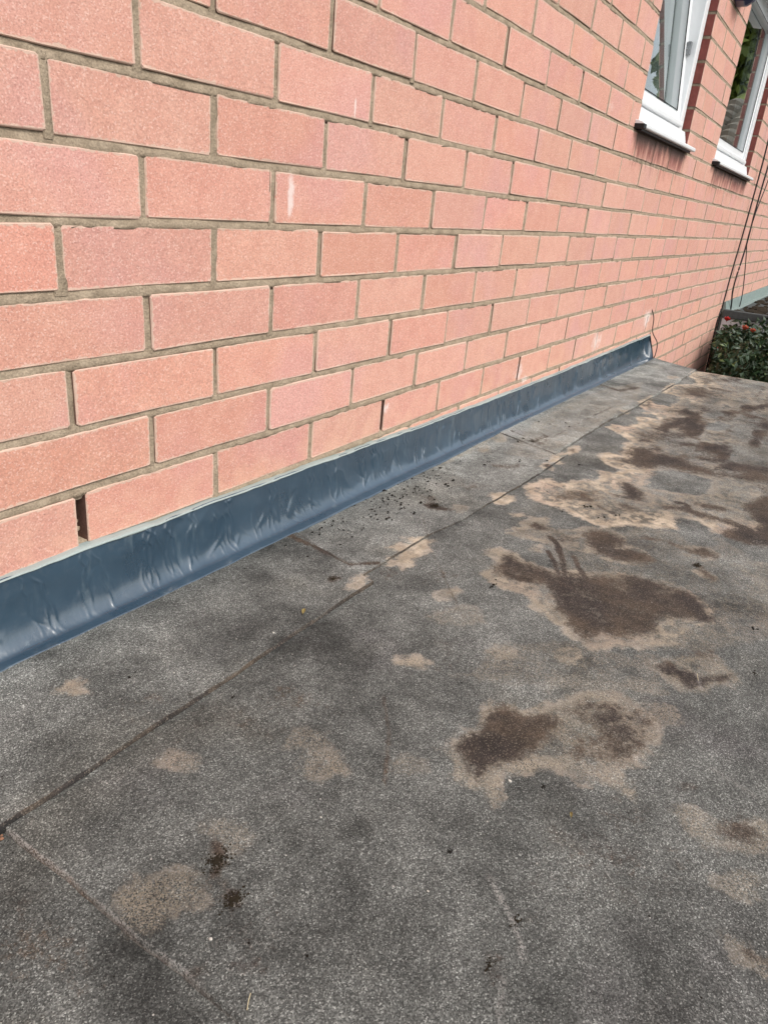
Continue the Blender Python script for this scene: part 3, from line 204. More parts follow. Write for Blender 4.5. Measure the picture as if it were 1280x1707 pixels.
def brick_mat():
    t = NT('painted_brick'); p = t.pos(); r = t.rand()
    big = t.noise(p, 5, 3); mid = t.noise(p, 26, 4); fine = t.noise(p, 420, 2, .6); grit = t.voro(p, 640, 'Color'); gs = t._sep(grit)[0]
    col = t.mix(t.ss(mid, .3, .72), (.615, .295, .222), (.660, .340, .258))
    col = t.mix(t.math('MULTIPLY', t.ss(big, .48, .68), .42), col, (.60, .30, .295)); blot = t.ss(t.noise(p, 11, 5, .6), .56, .74, 0, .35); col = t.mix(blot, col, (.50, .24, .195))
    hsv = t.n('ShaderNodeHueSaturation'); t.l(col, hsv.inputs['Color']); t.l(t.lin(r, 0, 1, .94, 1.05), hsv.inputs['Value']); t.l(t.lin(t.math('FRACT', t.math('MULTIPLY', r, 7.3)), 0, 1, .93, 1.01), hsv.inputs['Saturation']); t.l(t.lin(t.math('FRACT', t.math('MULTIPLY', r, 13.7)), 0, 1, .497, .504), hsv.inputs['Hue'])
    col = hsv.outputs[0]
    col = t.mix(1., col, t.grey(t.lin(fine, .25, .75, .82, 1.16)), 'MULTIPLY')
    col = t.mix(t.ss(gs, .80, .98, 0, .42), col, (.84, .60, .52))
    col = t.mix(t.ss(gs, .12, .03, 0, .35), col, (.36, .15, .12))
    pit = t.ss(t.noise(p, 110, 2), .78, .83); col = t.mix(t.math('MULTIPLY', pit, .45), col, (.25, .10, .08))
    scuff = t.math('MULTIPLY', t.ss(t.noise(t.scale(p, (18, 1, 60)), 1, 4), .62, .72), .18); col = t.mix(scuff, col, (.45, .25, .20))
    # mortar smeared over the arrises
    ue = t.n('ShaderNodeUVMap', uv_map='edge'); us = t._sep(ue.outputs[0]); uf = t.n('ShaderNodeUVMap', uv_map='far'); vs = t._sep(uf.outputs[0])
    d = t.math('MINIMUM', t.math('MINIMUM', us[0], us[1]), t.math('MINIMUM', vs[0], vs[1]))
    e = t.math('ADD', d, t.lin(t.noise(p, 110, 4, .65), .25, .75, -.0030, .0030))
    edge = t.ss(e, .0012, .0026, 1, 0)
    col = t.mix(t.math('MULTIPLY', edge, .8), col, t.mix(mid, (.50, .37, .28), (.74, .55, .45)))
    # scratches of old sealant low on the wall
    sx, sy, sz = t._sep(p)
    rot = t.n('ShaderNodeMapping'); t.l(p, rot.inputs[0]); rot.inputs['Rotation'].default_value = (0, math.radians(38), 0); rot.inputs['Scale'].default_value = (9, 1, 220)
    scr = t.math('MULTIPLY', t.ss(t.noise(rot.outputs[0], 1, 2), .665, .70), t.math('MULTIPLY', t.ss(sz, ZS-.53, ZS-.60), t.ss(t.noise(p, 9, 2), .45, .6)))
    col = t.mix(t.math('MULTIPLY', scr, .6), col, (.86, .66, .50))
    low = t.ss(sz, ZS-.50, ZS-.62, 0, .35); col = t.mix(t.math('MULTIPLY', low, t.ss(mid, .35, .6)), col, (.70, .42, .29))
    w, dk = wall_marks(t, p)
    col = t.mix(t.math('MULTIPLY', w, .75), col, (.80, .70, .66)); col = t.mix(t.math('MULTIPLY', dk, .92), col, t.mix(t.ss(sz, ZS+.018, ZS+.064), (.20, .055, .042), (.030, .020, .018)))  # run-off stain, blackened at the top for the sill's drip shadow
    h = t.math('ADD', t.math('MULTIPLY', fine, 1.), t.math('MULTIPLY', gs, .5)); h = t.math('SUBTRACT', h, t.math('MULTIPLY', pit, 1.5)); h = t.math('ADD', h, t.math('MULTIPLY', t.noise(p, 60, 3), 1.2))
    return t.fin(col, .88, t.bump(h, .55, .0011), .2, **{'Sheen Weight': .15, 'Sheen Roughness': .45, 'Sheen Tint': (1, .92, .86, 1)})
def mortar_mat():
    t = NT('mortar'); p = t.pos(); n = t.noise(p, 40, 4); f = t.noise(p, 380, 3)
    col = t.mix(t.ss(n, .3, .7), (.265, .210, .150), (.385, .308, .226)); col = t.mix(1., col, t.grey(t.lin(f, .25, .75, .72, 1.25)), 'MULTIPLY')
    col = t.mix(t.ss(t.noise(p, 55, 3), .70, .78, 0, .7), col, (.07, .055, .045))
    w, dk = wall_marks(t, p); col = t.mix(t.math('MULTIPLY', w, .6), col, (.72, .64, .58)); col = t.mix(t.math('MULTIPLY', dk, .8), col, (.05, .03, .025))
    return t.fin(col, .95, t.bump(t.math('ADD', f, t.math('MULTIPLY', t.noise(p, 120, 3), 1.5)), .7, .002), .15)
def felt_mat():
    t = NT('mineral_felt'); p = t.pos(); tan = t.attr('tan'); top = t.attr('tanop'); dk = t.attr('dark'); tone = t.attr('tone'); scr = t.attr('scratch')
    cell = t._sep(t.voro(p, 980, 'Color')); c0, c1 = cell[0], cell[1]
    gran = t.ramp(c0, [(0, .040), (.4, .076), (.75, .122), (.90, .172), (.97, .24), (1., .33)])
    fine = t.noise(p, 1400, 1)
    big = t.noise(p, 3.2, 4); mid = t.noise(p, 13, 5, .62); sm = t.noise(p, 55, 4)
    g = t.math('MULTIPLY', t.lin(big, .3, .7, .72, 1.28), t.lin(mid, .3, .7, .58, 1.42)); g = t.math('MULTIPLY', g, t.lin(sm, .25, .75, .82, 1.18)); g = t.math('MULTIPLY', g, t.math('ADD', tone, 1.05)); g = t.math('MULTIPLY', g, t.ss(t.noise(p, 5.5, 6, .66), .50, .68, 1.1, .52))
    col = t.mix(1., t.mix(1., gran, t.grey(g), 'MULTIPLY'), (1.085, 1.125, 1.055), 'MULTIPLY')
    tint = t.noise(p, 6, 3, col=True); ts = t._sep(tint)
    col = t.mix(t.ss(ts[0], .5, .7, 0, .5), col, t.mix(1., col, (1.05, 1.0, .93), 'MULTIPLY')); col = t.mix(t.ss(ts[1], .55, .75, 0, .45), col, t.mix(1., col, (1.06, .97, 1.04), 'MULTIPLY'))
    # dried silt
    warp = t.math('ADD', t.lin(t.noise(p, 38, 6, .68), .2, .8, -.015, .015), t.lin(c1, 0, 1, -.0025, .0025))
    tm = t.ss(t.math('ADD', tan, warp), -.003, t.lin(top, .3, 1, .012, .004)) if False else t.ss(t.math('ADD', tan, warp), -.005, .009)
    break_ = t.ss(t.math('ADD', c1, t.math('MULTIPLY', top, 1.15)), .55, 1.05)
    thick = t.lin(t.noise(p, 22, 6, .68), .30, .66, .30, 1.15)
    tm2 = t.math('MULTIPLY', t.math('MULTIPLY', tm, t.math('MINIMUM', t.math('MULTIPLY', thick, t.lin(top, .2, 1, .95, 1.25)), 1.)), t.math('MULTIPLY', break_, t.lin(top, .15, 1., .42, 1.)))
    frag = t.ss(t.noise(p, 46, 6, .7), .41, .56, .22, 1); tm2 = t.math('MULTIPLY', tm2, t.math('MAXIMUM', frag, t.ss(tan, .026, .008)))
    silt = t.mix(t.ss(t.noise(p, 30, 4), .35, .65), (.40, .33, .245), (.66, .56, .43)); silt = t.mix(t.ss(ts[2], .5, .66, 0, .6), silt, (.53, .41, .33))
    silt = t.mix(1., silt, t.grey(t.lin(c0, 0, 1, .72, 1.12)), 'MULTIPLY')
    silt = t.mix(t.lin(top, .5, 1, .5, 0), silt, (.30, .258, .19))
    col = t.mix(tm2, col, silt)
    # rim left by the drying puddle
    rim = t.math('MULTIPLY', t.ss(t.math('ABSOLUTE', t.math('ADD', tan, warp)), .007, .001), t.math('MULTIPLY', t.lin(top, .2, 1, .05, .55), t.ss(t.noise(p, 33, 3), .42, .6))); col = t.mix(rim, col, (.62, .53, .43))
    # brown-black sludge
    dn = t.math('ADD', t.lin(t.noise(p, 120, 5, .7), .25, .75, -.42, .42), t.lin(t.noise(p, 24, 5, .62), .25, .75, -.38, .38))
    dn = t.math('ADD', dn, t.lin(c1, 0, 1, -.16, .16))
    dm = t.math('MULTIPLY', t.ss(t.math('ADD', dk, dn), .22, .78), t.ss(dk, .02, .12))
    col = t.mix(t.math('MULTIPLY', t.ss(t.math('ADD', dk, t.math('MULTIPLY', dn, .35)), .16, .7), t.lin(dk, .95, 1.1, .45, 0)), col, t.mix(c0, (.075, .054, .038), (.19, .145, .105)))
    sl = t.mix(t.ss(t.noise(p, 11, 5, .6), .38, .62), (.066, .048, .034), (.026, .021, .020)); sl = t.mix(1., sl, t.grey(t.math('MULTIPLY', t.lin(c0, 0, 1, .5, 1.6), t.lin(t.noise(p, 48, 5, .65), .3, .7, .5, 1.5))), 'MULTIPLY')
    sl = t.mix(1., sl, t.grey(t.lin(dk, .8, 1.2, 1., .15)), 'MULTIPLY'); sl = t.mix(t.ss(c0, .84, 1., 0, .6), sl, (.24, .195, .155))
    col = t.mix(t.math('MULTIPLY', dm, .92), col, sl)
    # scattered specks, scratches, and the end lap's painted edge highlight
    sp = t.math('MULTIPLY', t.ss(t.noise(p, 210, 2), .735, .77), t.ss(t.noise(p, 7, 2), .42, .6)); col = t.mix(t.math('MULTIPLY', sp, .75), col, (.022, .018, .015))
    wsp = t.ss(t.voro(t.scale(p, (1, 1, 0)), 46, 'Distance'), .05, .03); col = t.mix(t.math('MULTIPLY', wsp, .8), col, (.52, .50, .46))
    col = t.mix(t.math('MULTIPLY', scr, t.ss(c1, .35, .7, .04, .62)), col, (.5, .48, .45))
    h = t.math('ADD', t.math('MULTIPLY', c0, .8), t.math('MULTIPLY', fine, .5)); h = t.math('ADD', h, t.math('MULTIPLY', sm, 1.2)); h = t.math('ADD', h, t.math('MULTIPLY', tm2, -.3))
    return t.fin(col, t.lin(dm, 0, 1, .9, .72), t.bump(h, .7, .0013), .25)
def flash_mat():
    t = NT('slate_blue_membrane'); p = t.pos()
    n = t.noise(p, 14, 4); st = t.noise(t.scale(p, (55, 55, 9)), 1, 4); f = t.noise(p, 300, 3)
    col = t.mix(t.ss(n, .3, .7), (.016, .043, .072), (.026, .060, .095))
    col = t.mix(t.ss(st, .58, .78, 0, .34), col, (.16, .21, .235))
    dust = t.math('MULTIPLY', t.ss(t.noise(p, 70, 5, .65), .55, .75), .16); col = t.mix(dust, col, (.16, .18, .19))
    return t.fin(col, t.lin(n, .3, .7, .25, .36), t.bump(t.math('ADD', t.math('MULTIPLY', f, .12), t.math('MULTIPLY', t.noise(t.scale(p, (60, 60, 14)), 1, 3), 1.)), .25, .004), 1.0, **{'Coat Weight': .8, 'Coat Roughness': .17})
M_BRICK = brick_mat(); M_MORTAR = mortar_mat(); M_FELT = felt_mat(); M_FLASH = flash_mat()
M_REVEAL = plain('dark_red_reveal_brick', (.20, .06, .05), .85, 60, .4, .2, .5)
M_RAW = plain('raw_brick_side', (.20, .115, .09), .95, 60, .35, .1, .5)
M_CAVITY = plain('cavity', (.04, .032, .027), .95)
M_BEAD = plain('grey_white_sealant', (.33, .385, .37), .45, 60, .12, .4, .2)
M_UPVC = plain('white_upvc', (.80, .82, .83), .28, 8, .04, .5)
M_GASKET = plain('black_rubber', (.015, .015, .016), .5)
M_STEEL = plain('zinc_steel', (.30, .31, .32), .35, 40, .2, .5, Metallic=.8)
M_CABLE = plain('black_cable', (.014, .013, .013), .45)
M_BLUE = plain('navy_plastic', (.012, .02, .075), .3, 8, .2, .5)
M_ROOM = plain('room_plaster', (.46, .45, .42), .9, 4, .1)
M_CURTAIN = plain('grey_curtain', (.66, .65, .62), .9, 40, .15)
M_BROWN = plain('brown_blind', (.17, .115, .09), .8, 40, .2)
M_LEAF = plain('shrub_leaf', (.022, .045, .018), .45, 9, .55, .4)
M_LEAF2 = plain('young_leaf', (.09, .13, .045), .45, 9, .4, .4)
M_STEM = plain('brown_stem', (.07, .05, .035), .85, 30, .3)
M_RED = plain('red_petal', (.42, .025, .022), .5, 30, .3)
M_PINK = plain('orange_red_petal', (.46, .12, .07), .5, 30, .3)
M_MOSS = plain('dark_moss', (.030, .024, .016), .95, 200, .6, .1, .8)
M_MOSS2 = plain('black_grit', (.018, .015, .012), .95, 200, .5, .1, .8)
M_CHIP = plain('pale_stone', (.60, .57, .51), .7, 200, .2, .3)
M_DRYLEAF = plain('ochre_leaf', (.24, .19, .07), .7, 120, .35, .3)
M_RUST = plain('terracotta_crumb', (.30, .16, .10), .85, 150, .3, .2, .5)
M_STRAW = plain('dry_straw', (.55, .47, .30), .6, 100, .2)
M_GREENUP = plain('weathered_green_grey_upstand', (.20, .255, .24), .6, 45, .45, .3, .4)
M_FELT2 = plain('dark_felt', (.075, .085, .085), .9, 60, .4, .2, .6)
M_FASCIA = plain('white_fascia', (.78, .80, .82), .35, 6, .05, .4)
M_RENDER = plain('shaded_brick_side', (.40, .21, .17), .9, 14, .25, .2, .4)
M_DECK = plain('timber_deck', (.20, .14, .09), .85, 12, .3)
M_GROUND = plain('paving_ground', (.13, .125, .11), .9, 1.5, .3, .2, .4)
M_TILE = plain('grey_brown_roof_tile', (.21, .185, .15), .85, 6, .4, .2, .4)
M_PALEWALL = plain('cream_render', (.55, .50, .42), .9, 3, .12)
def glass():
    t = NT('window_glass'); t.t.nodes.remove(t.b)
    g = t.n('ShaderNodeBsdfGlossy'); g.inputs['Roughness'].default_value = .0; g.inputs[0].default_value = (.92, .95, .95, 1)
    tr = t.n('ShaderNodeBsdfTransparent'); tr.inputs[0].default_value = (.80, .85, .84, 1)
    fr = t.n('ShaderNodeFresnel'); fr.inputs[0].default_value = 1.52
    mx = t.n('ShaderNodeMixShader'); f2 = t.math('MINIMUM', t.math('MULTIPLY', fr.outputs[0], 1.9), 1.)      # two panes, four faces
    t.l(f2, mx.inputs[0]); t.l(tr.outputs[0], mx.inputs[1]); t.l(g.outputs[0], mx.inputs[2]); t.l(mx.outputs[0], t.out.inputs[0]); return t.m
M_GLASS = glass()

# ------------------------------------------------------------------ ground
obj('ground', mesh('ground', [(-120, -120, 0), (120, -120, 0), (120, 120, 0), (-120, 120, 0)], [(0, 1, 2, 3)]), None, [M_GROUND], 'structure')

# ------------------------------------------------------------------ the brick wall
BW, BH = .225, .075
OPEN = [(1.888, 2.588, .080, 1.27), (3.163, 4.195, .080, 1.27)]            # window openings x0,x1,z0,z1 (relative heights)
WX0, WX1, CT, CB = -2.1, 10.2, -26, 39                                   # courses from top to ground
building = empty('brick_building', (4, 0, 0)); tag(building, 'salmon pink painted brick wall with white windows rising above the flat roof', 'building')
def keep(o):                                   # children are laid out in world coordinates
    o.matrix_parent_inverse = Matrix.Translation(-o.parent.location); return o
def brick_mesh(w, h, seed, side=None):
    r = random.Random(seed); j = lambda a: r.uniform(-a, a)
    c = .0028; o = [(c, 0), (w*.5, 0), (w-c, 0), (w, c), (w, h-c), (w-c, h), (w*.5, h), (c, h), (0, h-c), (0, c)]
    out = [(x+j(.0010)+(.0008 if x > w/2 else -.0008), z+j(.0010)+(.0008 if z > h/2 else -.0008)) for x, z in o]
    cx, cz = w/2, h/2
    ins = []
    for x, z in out:
        k = .0011+j(.0004); ins.append((x+(k if x < cx-.001 else -k if x > cx+.001 else 0), z+(k if z < cz else -k)))
    v = [(x, j(.0004), z) for x, z in ins]+[(x, .0014+j(.0004), z) for x, z in out]+[(x, .058, z) for x, z in out]
    n = 10; f = [tuple(range(n))]
    for a in (0, n):
        for i in range(n): f.append((a+i, a+n+i, a+n+(i+1) % n, a+(i+1) % n))
    me = mesh('brick', v, f)
    e = me.uv_layers.new(name='edge'); q = me.uv_layers.new(name='far')
    for L in me.loops:
        x, y, z = me.vertices[L.vertex_index].co; e.data[L.index].uv = (x, z); q.data[L.index].uv = (w-x, h-z)
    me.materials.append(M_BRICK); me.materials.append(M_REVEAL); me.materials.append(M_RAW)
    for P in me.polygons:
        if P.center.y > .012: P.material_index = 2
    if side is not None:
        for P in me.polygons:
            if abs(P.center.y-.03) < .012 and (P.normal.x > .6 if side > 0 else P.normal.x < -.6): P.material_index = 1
    return me
VAR = [brick_mesh(.215, .065, 100+i) for i in range(14)]; CACHE = {}
bricks = []
for c in range(CT, CB):
    z0 = -(c+1)*BH+.005; off = .0 if c % 2 == 0 else -.5
    k0 = int(WX0/BW); 
    for k in range(k0, int(WX1/BW)+1):
        x0 = (k+off)*BW+.005; x1 = x0+.215; parts = [(x0, x1, None)]
        for (a, b, za, zb) in OPEN:
            if z0+.03 > za and z0+.03 < zb:
                np_ = []
                for (p, q, s) in parts:
                    if q <= a or p >= b: np_.append((p, q, s)); continue
                    if a-p > .012: np_.append((p, a, 1))
                    if q-b > .012: np_.append((b, q, -1))
                parts = np_
        for (p, q, s) in parts:
            for (a, b, za, zb) in OPEN:
                if z0+.03 > za and z0+.03 < zb:
                    if -.001 < p-b < .026: p, s = b, -1
                    if -.001 < a-q < .026: q, s = a, 1
            if c == 7 and s is None:                # bricks either side of a weep joint stand a little further apart
                for w_ in (-.1125, .5625):
                    g_ = .0025 if w_ < 0 else .0006
                    if abs(p-w_) < .012: p += g_
                    if abs(q-w_) < .012: q -= g_
            bricks.append((p, z0, q-p, s))
def seen_size(x, z):
    v = [x-CAM[0], -CAM[1], z-CAM[2]]; cc = [sum(R[i][j]*v[j] for j in range(3)) for i in range(3)]
    if cc[2] < .1: return 0
    u, w = 640+FPX*cc[0]/cc[2], 853.5+FPX*cc[1]/cc[2]
    return FPX/cc[2] if -120 < u < 1300 and -90 < w < 1500 else 0
def brick_size(b): return max(seen_size(b[0]+b[2]/2, b[1]+.032), .9*seen_size(b[0]+.02, b[1]+.032))*b[2] if b[1] > -.74 or b[0] > 2.5 else 0
order = sorted(range(len(bricks)), key=lambda i: -brick_size(bricks[i])); single = set(order[:298])
restv = MB(); rest_uv = []; rest_uv2 = []; rest_mat = []
for i, (x, z, w, s) in enumerate(bricks):
    if abs(w-.215) < .001: me = VAR[RNG.integers(len(VAR))]
    else:
        key = (round(w, 3), s)
        if key not in CACHE: CACHE[key] = brick_mesh(w, .065, 500+len(CACHE), s)
        me = CACHE[key]
    dy = RNG.uniform(-.0012, .0012); dx = RNG.uniform(-.0016, .0016) if s is None else 0; dz = RNG.uniform(-.0012, .0012); ry = RNG.uniform(-.004, .004)
    if i in single:
        o = bpy.data.objects.new('brick', me); COL.objects.link(o); o.parent = building; o.location = (x+dx, dy, z+ZS+dz); o.rotation_euler = (0, ry, 0); keep(o)
    else:
        Mx = Matrix.Translation((x+dx, dy, z+ZS+dz)) @ Matrix.Rotation(ry, 4, 'Y')
        restv.add([Mx @ q.co for q in me.vertices], [tuple(P.vertices) for P in me.polygons])
        rest_mat += [P.material_index for P in me.polygons]
        rest_uv += [tuple(d.uv) for d in me.uv_layers['edge'].data]; rest_uv2 += [tuple(d.uv) for d in me.uv_layers['far'].data]
me = mesh('far_brickwork', restv.v, restv.f); e = me.uv_layers.new(name='edge'); q = me.uv_layers.new(name='far')
e.data.foreach_set('uv', np.array(rest_uv).ravel()); q.data.foreach_set('uv', np.array(rest_uv2).ravel())
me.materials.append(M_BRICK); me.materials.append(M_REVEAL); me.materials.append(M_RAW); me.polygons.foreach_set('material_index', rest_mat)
keep(obj('far_brickwork', me, building, (), 'stuff'))
# mortar: a tooled strip in every bed joint and perpend, hollowed at the top, crumbled here and there
mo = MB(); WEEP_X = [-.1125, .5625, 1.2375, 1.9125, 2.5875]
def strip(p0, p1, across, prof, step, seed, amp=.0011):
    n = max(2, int((Vector(p1)-Vector(p0)).length/step)+1); p0, p1 = Vector(p0), Vector(p1); A = Vector(across); rows = []
    s_ = np.linspace(0, 1, n); L = (p1-p0).length
    for i, t in enumerate(s_):
        b = p0.lerp(p1, t); row = []
        for k, (a, y) in enumerate(prof):
            nz = float(vnoise(np.array(t*L*90+seed*3.1), np.array(k*.9+seed), 5))*amp+float(vnoise(np.array(t*L*17+seed), np.array(k*.3), 9))*amp if 0 < k < len(prof)-1 else 0
            row.append(b+A*a+Vector((0, y+nz, 0)))
        rows.append(row)
    m_ = len(prof); v = [q for r_ in rows for q in r_]
    mo.add(v, [(i*m_+k, (i+1)*m_+k, (i+1)*m_+k+1, i*m_+k+1) for i in range(n-1) for k in range(m_-1)])
PB = [(-.0072, .055), (-.0070, .0014), (-.004, .0006), (0, .0012), (.0036, .0024), (.0070, .0039), (.0072, .055)]
PP = [(-.0070, .055), (-.0068, .0013), (-.003, .0010), (.003, .0010), (.0068, .0013), (.0070, .055)]
for c in range(CT, CB+1):
    z = -c*BH; segs = [(WX0, WX1)]
    for (a, b, za, zb) in OPEN:
        if za+.01 < z < zb-.01: segs = [y for (p, q) in segs for y in (((p, a), (b, q)) if p < a and q > b else ((p, q),))]
    for (p, q) in segs:
        near = [p, min(q, 3.2)] if p < 3.2 else None
        if near and near[1]-p > .01: strip((p, 0, z+ZS), (near[1], 0, z+ZS), (0, 0, 1), PB, .011 if -10 < c < 12 else .1, c)
        if q > 3.2: strip((max(p, 3.2), 0, z+ZS), (q, 0, z+ZS), (0, 0, 1), PB, .06, c)
    if c == CB: break
    off = .0 if c % 2 == 0 else -.5
    for k in range(int(WX0/BW), int(WX1/BW)+1):
        x = (k+off)*BW; zc = z-BH/2
        if any(a-.004 < x < b+.004 and za < zc < zb for (a, b, za, zb) in OPEN): continue
        if c == 7 and min(abs(x-w_) for w_ in WEEP_X) < .01:
            if x < 0: strip((x, .002, z-.012+ZS), (x, 0, z+ZS-.004), (1, 0, 0), PP, .004, k, .003)      # a crumbled plug left at the top
            continue
        wj = 1+.25*random.uniform(-1, 1); pit = random.random() < .16
        pf = [(a*wj, y+random.uniform(-.0008, .0014)) for a, y in PP]
        if pit: strip((x, 0, z-BH+ZS), (x, 0, z-.010+ZS), (1, 0, 0), pf, .012 if x < 3.2 else .06, k*7+c); strip((x, .004, z-.010+ZS), (x, .007, z+ZS), (1, 0, 0), pf, .006, k, .002)
        else: strip((x, 0, z-BH+ZS), (x, 0, z+ZS), (1, 0, 0), pf, .012 if x < 3.2 else .06, k*7+c)
keep(mo.build('mortar', M_MORTAR, building, smooth=True))
db = MB()                                       # crumbs of mortar lying in the nearest weep joint
for dx, zz, r in ((.0, -.597, .005), (-.002, -.585, .0045), (.002, -.578, .004), (.001, -.568, .003)): db.lump((-.1125+dx, .012, zz+ZS), r, RNG, 1.)
keep(db.build('mortar_crumbs', M_MORTAR, building, kind='stuff'))
bk = MB()                                       # backing sheet, near-black to paint in the darkness of the cavity
def back(x0, x1, z0, z1): bk.add([(x0, .0575, z0+ZS), (x1, .0575, z0+ZS), (x1, .0575, z1+ZS), (x0, .0575, z1+ZS)], [(0, 1, 2, 3)])
zt, zb_ = -CT*BH, -ZS
back(WX0, WX1, zb_, .08); back(WX0, WX1, 1.27, zt); back(WX0, 1.888, .08, 1.27); back(2.588, 3.163, .08, 1.27); back(4.195, WX1, .08, 1.27)
keep(bk.build('dark_backing', M_CAVITY, building))
rm = MB(); x0, x1, y0, y1, z0, z1 = 1.6, 4.5, .12, 2.6, -.75+ZS, 1.6+ZS
rm.add([(x0,y0,z0),(x1,y0,z0),(x1,y1,z0),(x0,y1,z0),(x0,y0,z1),(x1,y0,z1),(x1,y1,z1),(x0,y1,z1)], [(0,1,2,3),(4,7,6,5),(3,2,6,7),(0,3,7,4),(1,5,6,2)])
keep(rm.build('room', M_ROOM, building))
cp = MB(); cp.box(WX0-.02, WX1+.02, -.04, .2, zt+ZS+.003, zt+ZS+.06); keep(cp.build('coping', M_PALEWALL, building, bevel=.006))

# ------------------------------------------------------------------ windows
def ring(mb, x0, x1, z0, z1, wv, y0, y1, M=None, wb=None):
    wb = wb or wv
    mb.box(x0, x0+wv, y0, y1, z0, z1, M); mb.box(x1-wv, x1, y0, y1, z0, z1, M)
    mb.box(x0+wv, x1-wv, y0+.0015, y1-.0015, z0, z0+wb, M); mb.box(x0+wv, x1-wv, y0+.0015, y1-.0015, z1-wv, z1, M)
def cill(parent, a, b):
    s = MB(); s.extrude_x([(y, z+ZS) for y, z in [(.030, .082), (-.024, .082), (-.027, .085), (-.027, .093), (-.022, .097), (.004, .104), (.030, .104)]], a-.030, b+.036)
    s.extrude_x([(y, z+ZS) for y, z in [(.029, .100), (.006, .100), (.0075, .112), (.0175, .146), (.029, .146)]], a+.002, b-.002); s.build('sill', M_UPVC, parent, bevel=.0012)
    e = MB(); e.box(a-.033, a-.006, -.029, .008, .079+ZS, .092+ZS); e.build('end_cap', M_GASKET, parent, bevel=.001)
    g = MB(); g.box(a-.004, b+.004, -.016, .029, .0755+ZS, .0815+ZS); g.build('drip_seal', M_GASKET, parent)
    r = MB(); r.extrude_x([(y, z+ZS) for y, z in [(.040, .154), (.021, .154), (.018, .157), (.018, .168), (.023, .1735), (.040, .1735)]], a+.003, b-.060); r.build('bead', M_UPVC, parent, bevel=.001)
    for x in (a-.001, b+.001):
        d = 1 if x > a+.1 else -1; m_ = MB(); m_.box(min(x+d*.002, x+d*.05), max(x+d*.002, x+d*.05), .004, .0565, .085+ZS, 1.26+ZS); m_.build('reveal_mortar', M_MORTAR, parent)
def keep2(o): return o
w1 = MB(); a, b, za, zb = OPEN[0]
ring(w1, a+.002, b-.002, .146+ZS, zb-.002+ZS, .052, .030, .092, wb=.028)
win = keep(w1.build('window', M_UPVC, building, bevel=.003)); win['label'] = 'white tilted window nearer the camera'
cill(win, a, b)
TILT = Matrix.Translation((0, .050, .176+ZS)) @ Matrix.Rotation(math.radians(-6.5), 4, 'X')
s1 = MB(); xs0, xs1 = a+.046, b-.050; ring(s1, xs0, xs1, 0, 1.03, .050, -.014, .040, TILT, wb=.026)
s1.build('sash', M_UPVC, win, bevel=.003)
g1 = MB(); g1.box(xs0+.046, xs1-.046, .010, .030, .022, .98, TILT); g1.build('pane', M_GLASS, win)
k1 = MB(); ring(k1, xs0+.050, xs1-.050, .026, .976, .004, -.0155, -.0125, TILT); ring(k1, a+.050, b-.050, .2+ZS, zb-.05+ZS, .004, .084, .088); k1.build('gasket', M_GASKET, win)
h1 = MB(); h1.box(b-.075, b-.052, .050, .105, .40+ZS, .408+ZS); h1.box(b-.072, b-.054, .048, .060, .385+ZS, .425+ZS); h1.box(b-.072, b-.054, .085, .1, .37+ZS, .44+ZS); h1.box(b-.070, b-.056, .062, .082, .418+ZS, .424+ZS); h1.box(b-.070, b-.056, .062, .082, .388+ZS, .394+ZS)
h1.build('window_stay', M_STEEL, win, bevel=.001)
h2 = MB(); h2.box(b-.085, b-.055, .024, .034, .156+ZS, .168+ZS); h2.build('drain_cap', M_GASKET, win, bevel=.001)
def folds(x0, x1, y, z0, z1, amp, n):
    v = []; N = 60
    for i in range(N+1):
        t = i/N; v += [(x0+(x1-x0)*t, y+amp*math.sin(t*n*6.28)+.3*amp*math.sin(t*n*2.3*6.28), z0), (x0+(x1-x0)*t, y+amp*math.sin(t*n*6.28+.4), z1)]
    return v, [(2*i, 2*i+2, 2*i+3, 2*i+1) for i in range(N)]
cu = MB(); cu.add(*folds(a-.1, a+1.0, .27, .0+ZS, 1.45+ZS, .022, 11)); tag(cu.build('curtain', M_CURTAIN, None, smooth=True), 'pale grey curtain hanging behind the tilted window', 'curtain')
# second window: fixed light with an outward top vent
w2 = MB(); a, b, za, zb = OPEN[1]; w2.box(a+.06, b-.06, .032, .09, .80+ZS, .855+ZS)
ring(w2, a+.002, b-.002, .146+ZS, zb-.002+ZS, .060, .030, .092, wb=.030)
win2 = keep(w2.build('window', M_UPVC, building, bevel=.003)); win2['label'] = 'white window further along the wall with its top vent ajar'
cill(win2, a, b)
s2 = MB(); ring(s2, a+.055, b-.055, .178+ZS, .802+ZS, .05, .040, .085, wb=.03); s2.build('sash', M_UPVC, win2, bevel=.003)
g2 = MB(); g2.box(a+.10, b-.10, .058, .074, .204+ZS, .756+ZS); g2.build('pane', M_GLASS, win2)
k2 = MB(); ring(k2, a+.1045, b-.1045, .2075+ZS, .753+ZS, .003, .0385, .0410); k2.build('gasket', M_GASKET, win2)
VENT = Matrix.Translation((0, .026, 1.21+ZS)) @ Matrix.Rotation(math.radians(-6.5), 4, 'X')
v2 = MB(); ring(v2, a+.02, b-.02, -.42, 0, .055, -.02, .024, VENT); v2.build('top_vent', M_UPVC, win2, bevel=.003)
v3 = MB(); v3.box(a+.07, b-.07, -.006, .010, -.37, -.05, VENT); v3.build('pane', M_GLASS, win2)
cu2 = MB(); cu2.add(*folds(a+.62, a+1.0, .14, .1+ZS, 1.3+ZS, .006, 6)); tag(cu2.build('blind', M_BROWN, None, smooth=True), 'brown vertical blind behind the further window', 'blind')

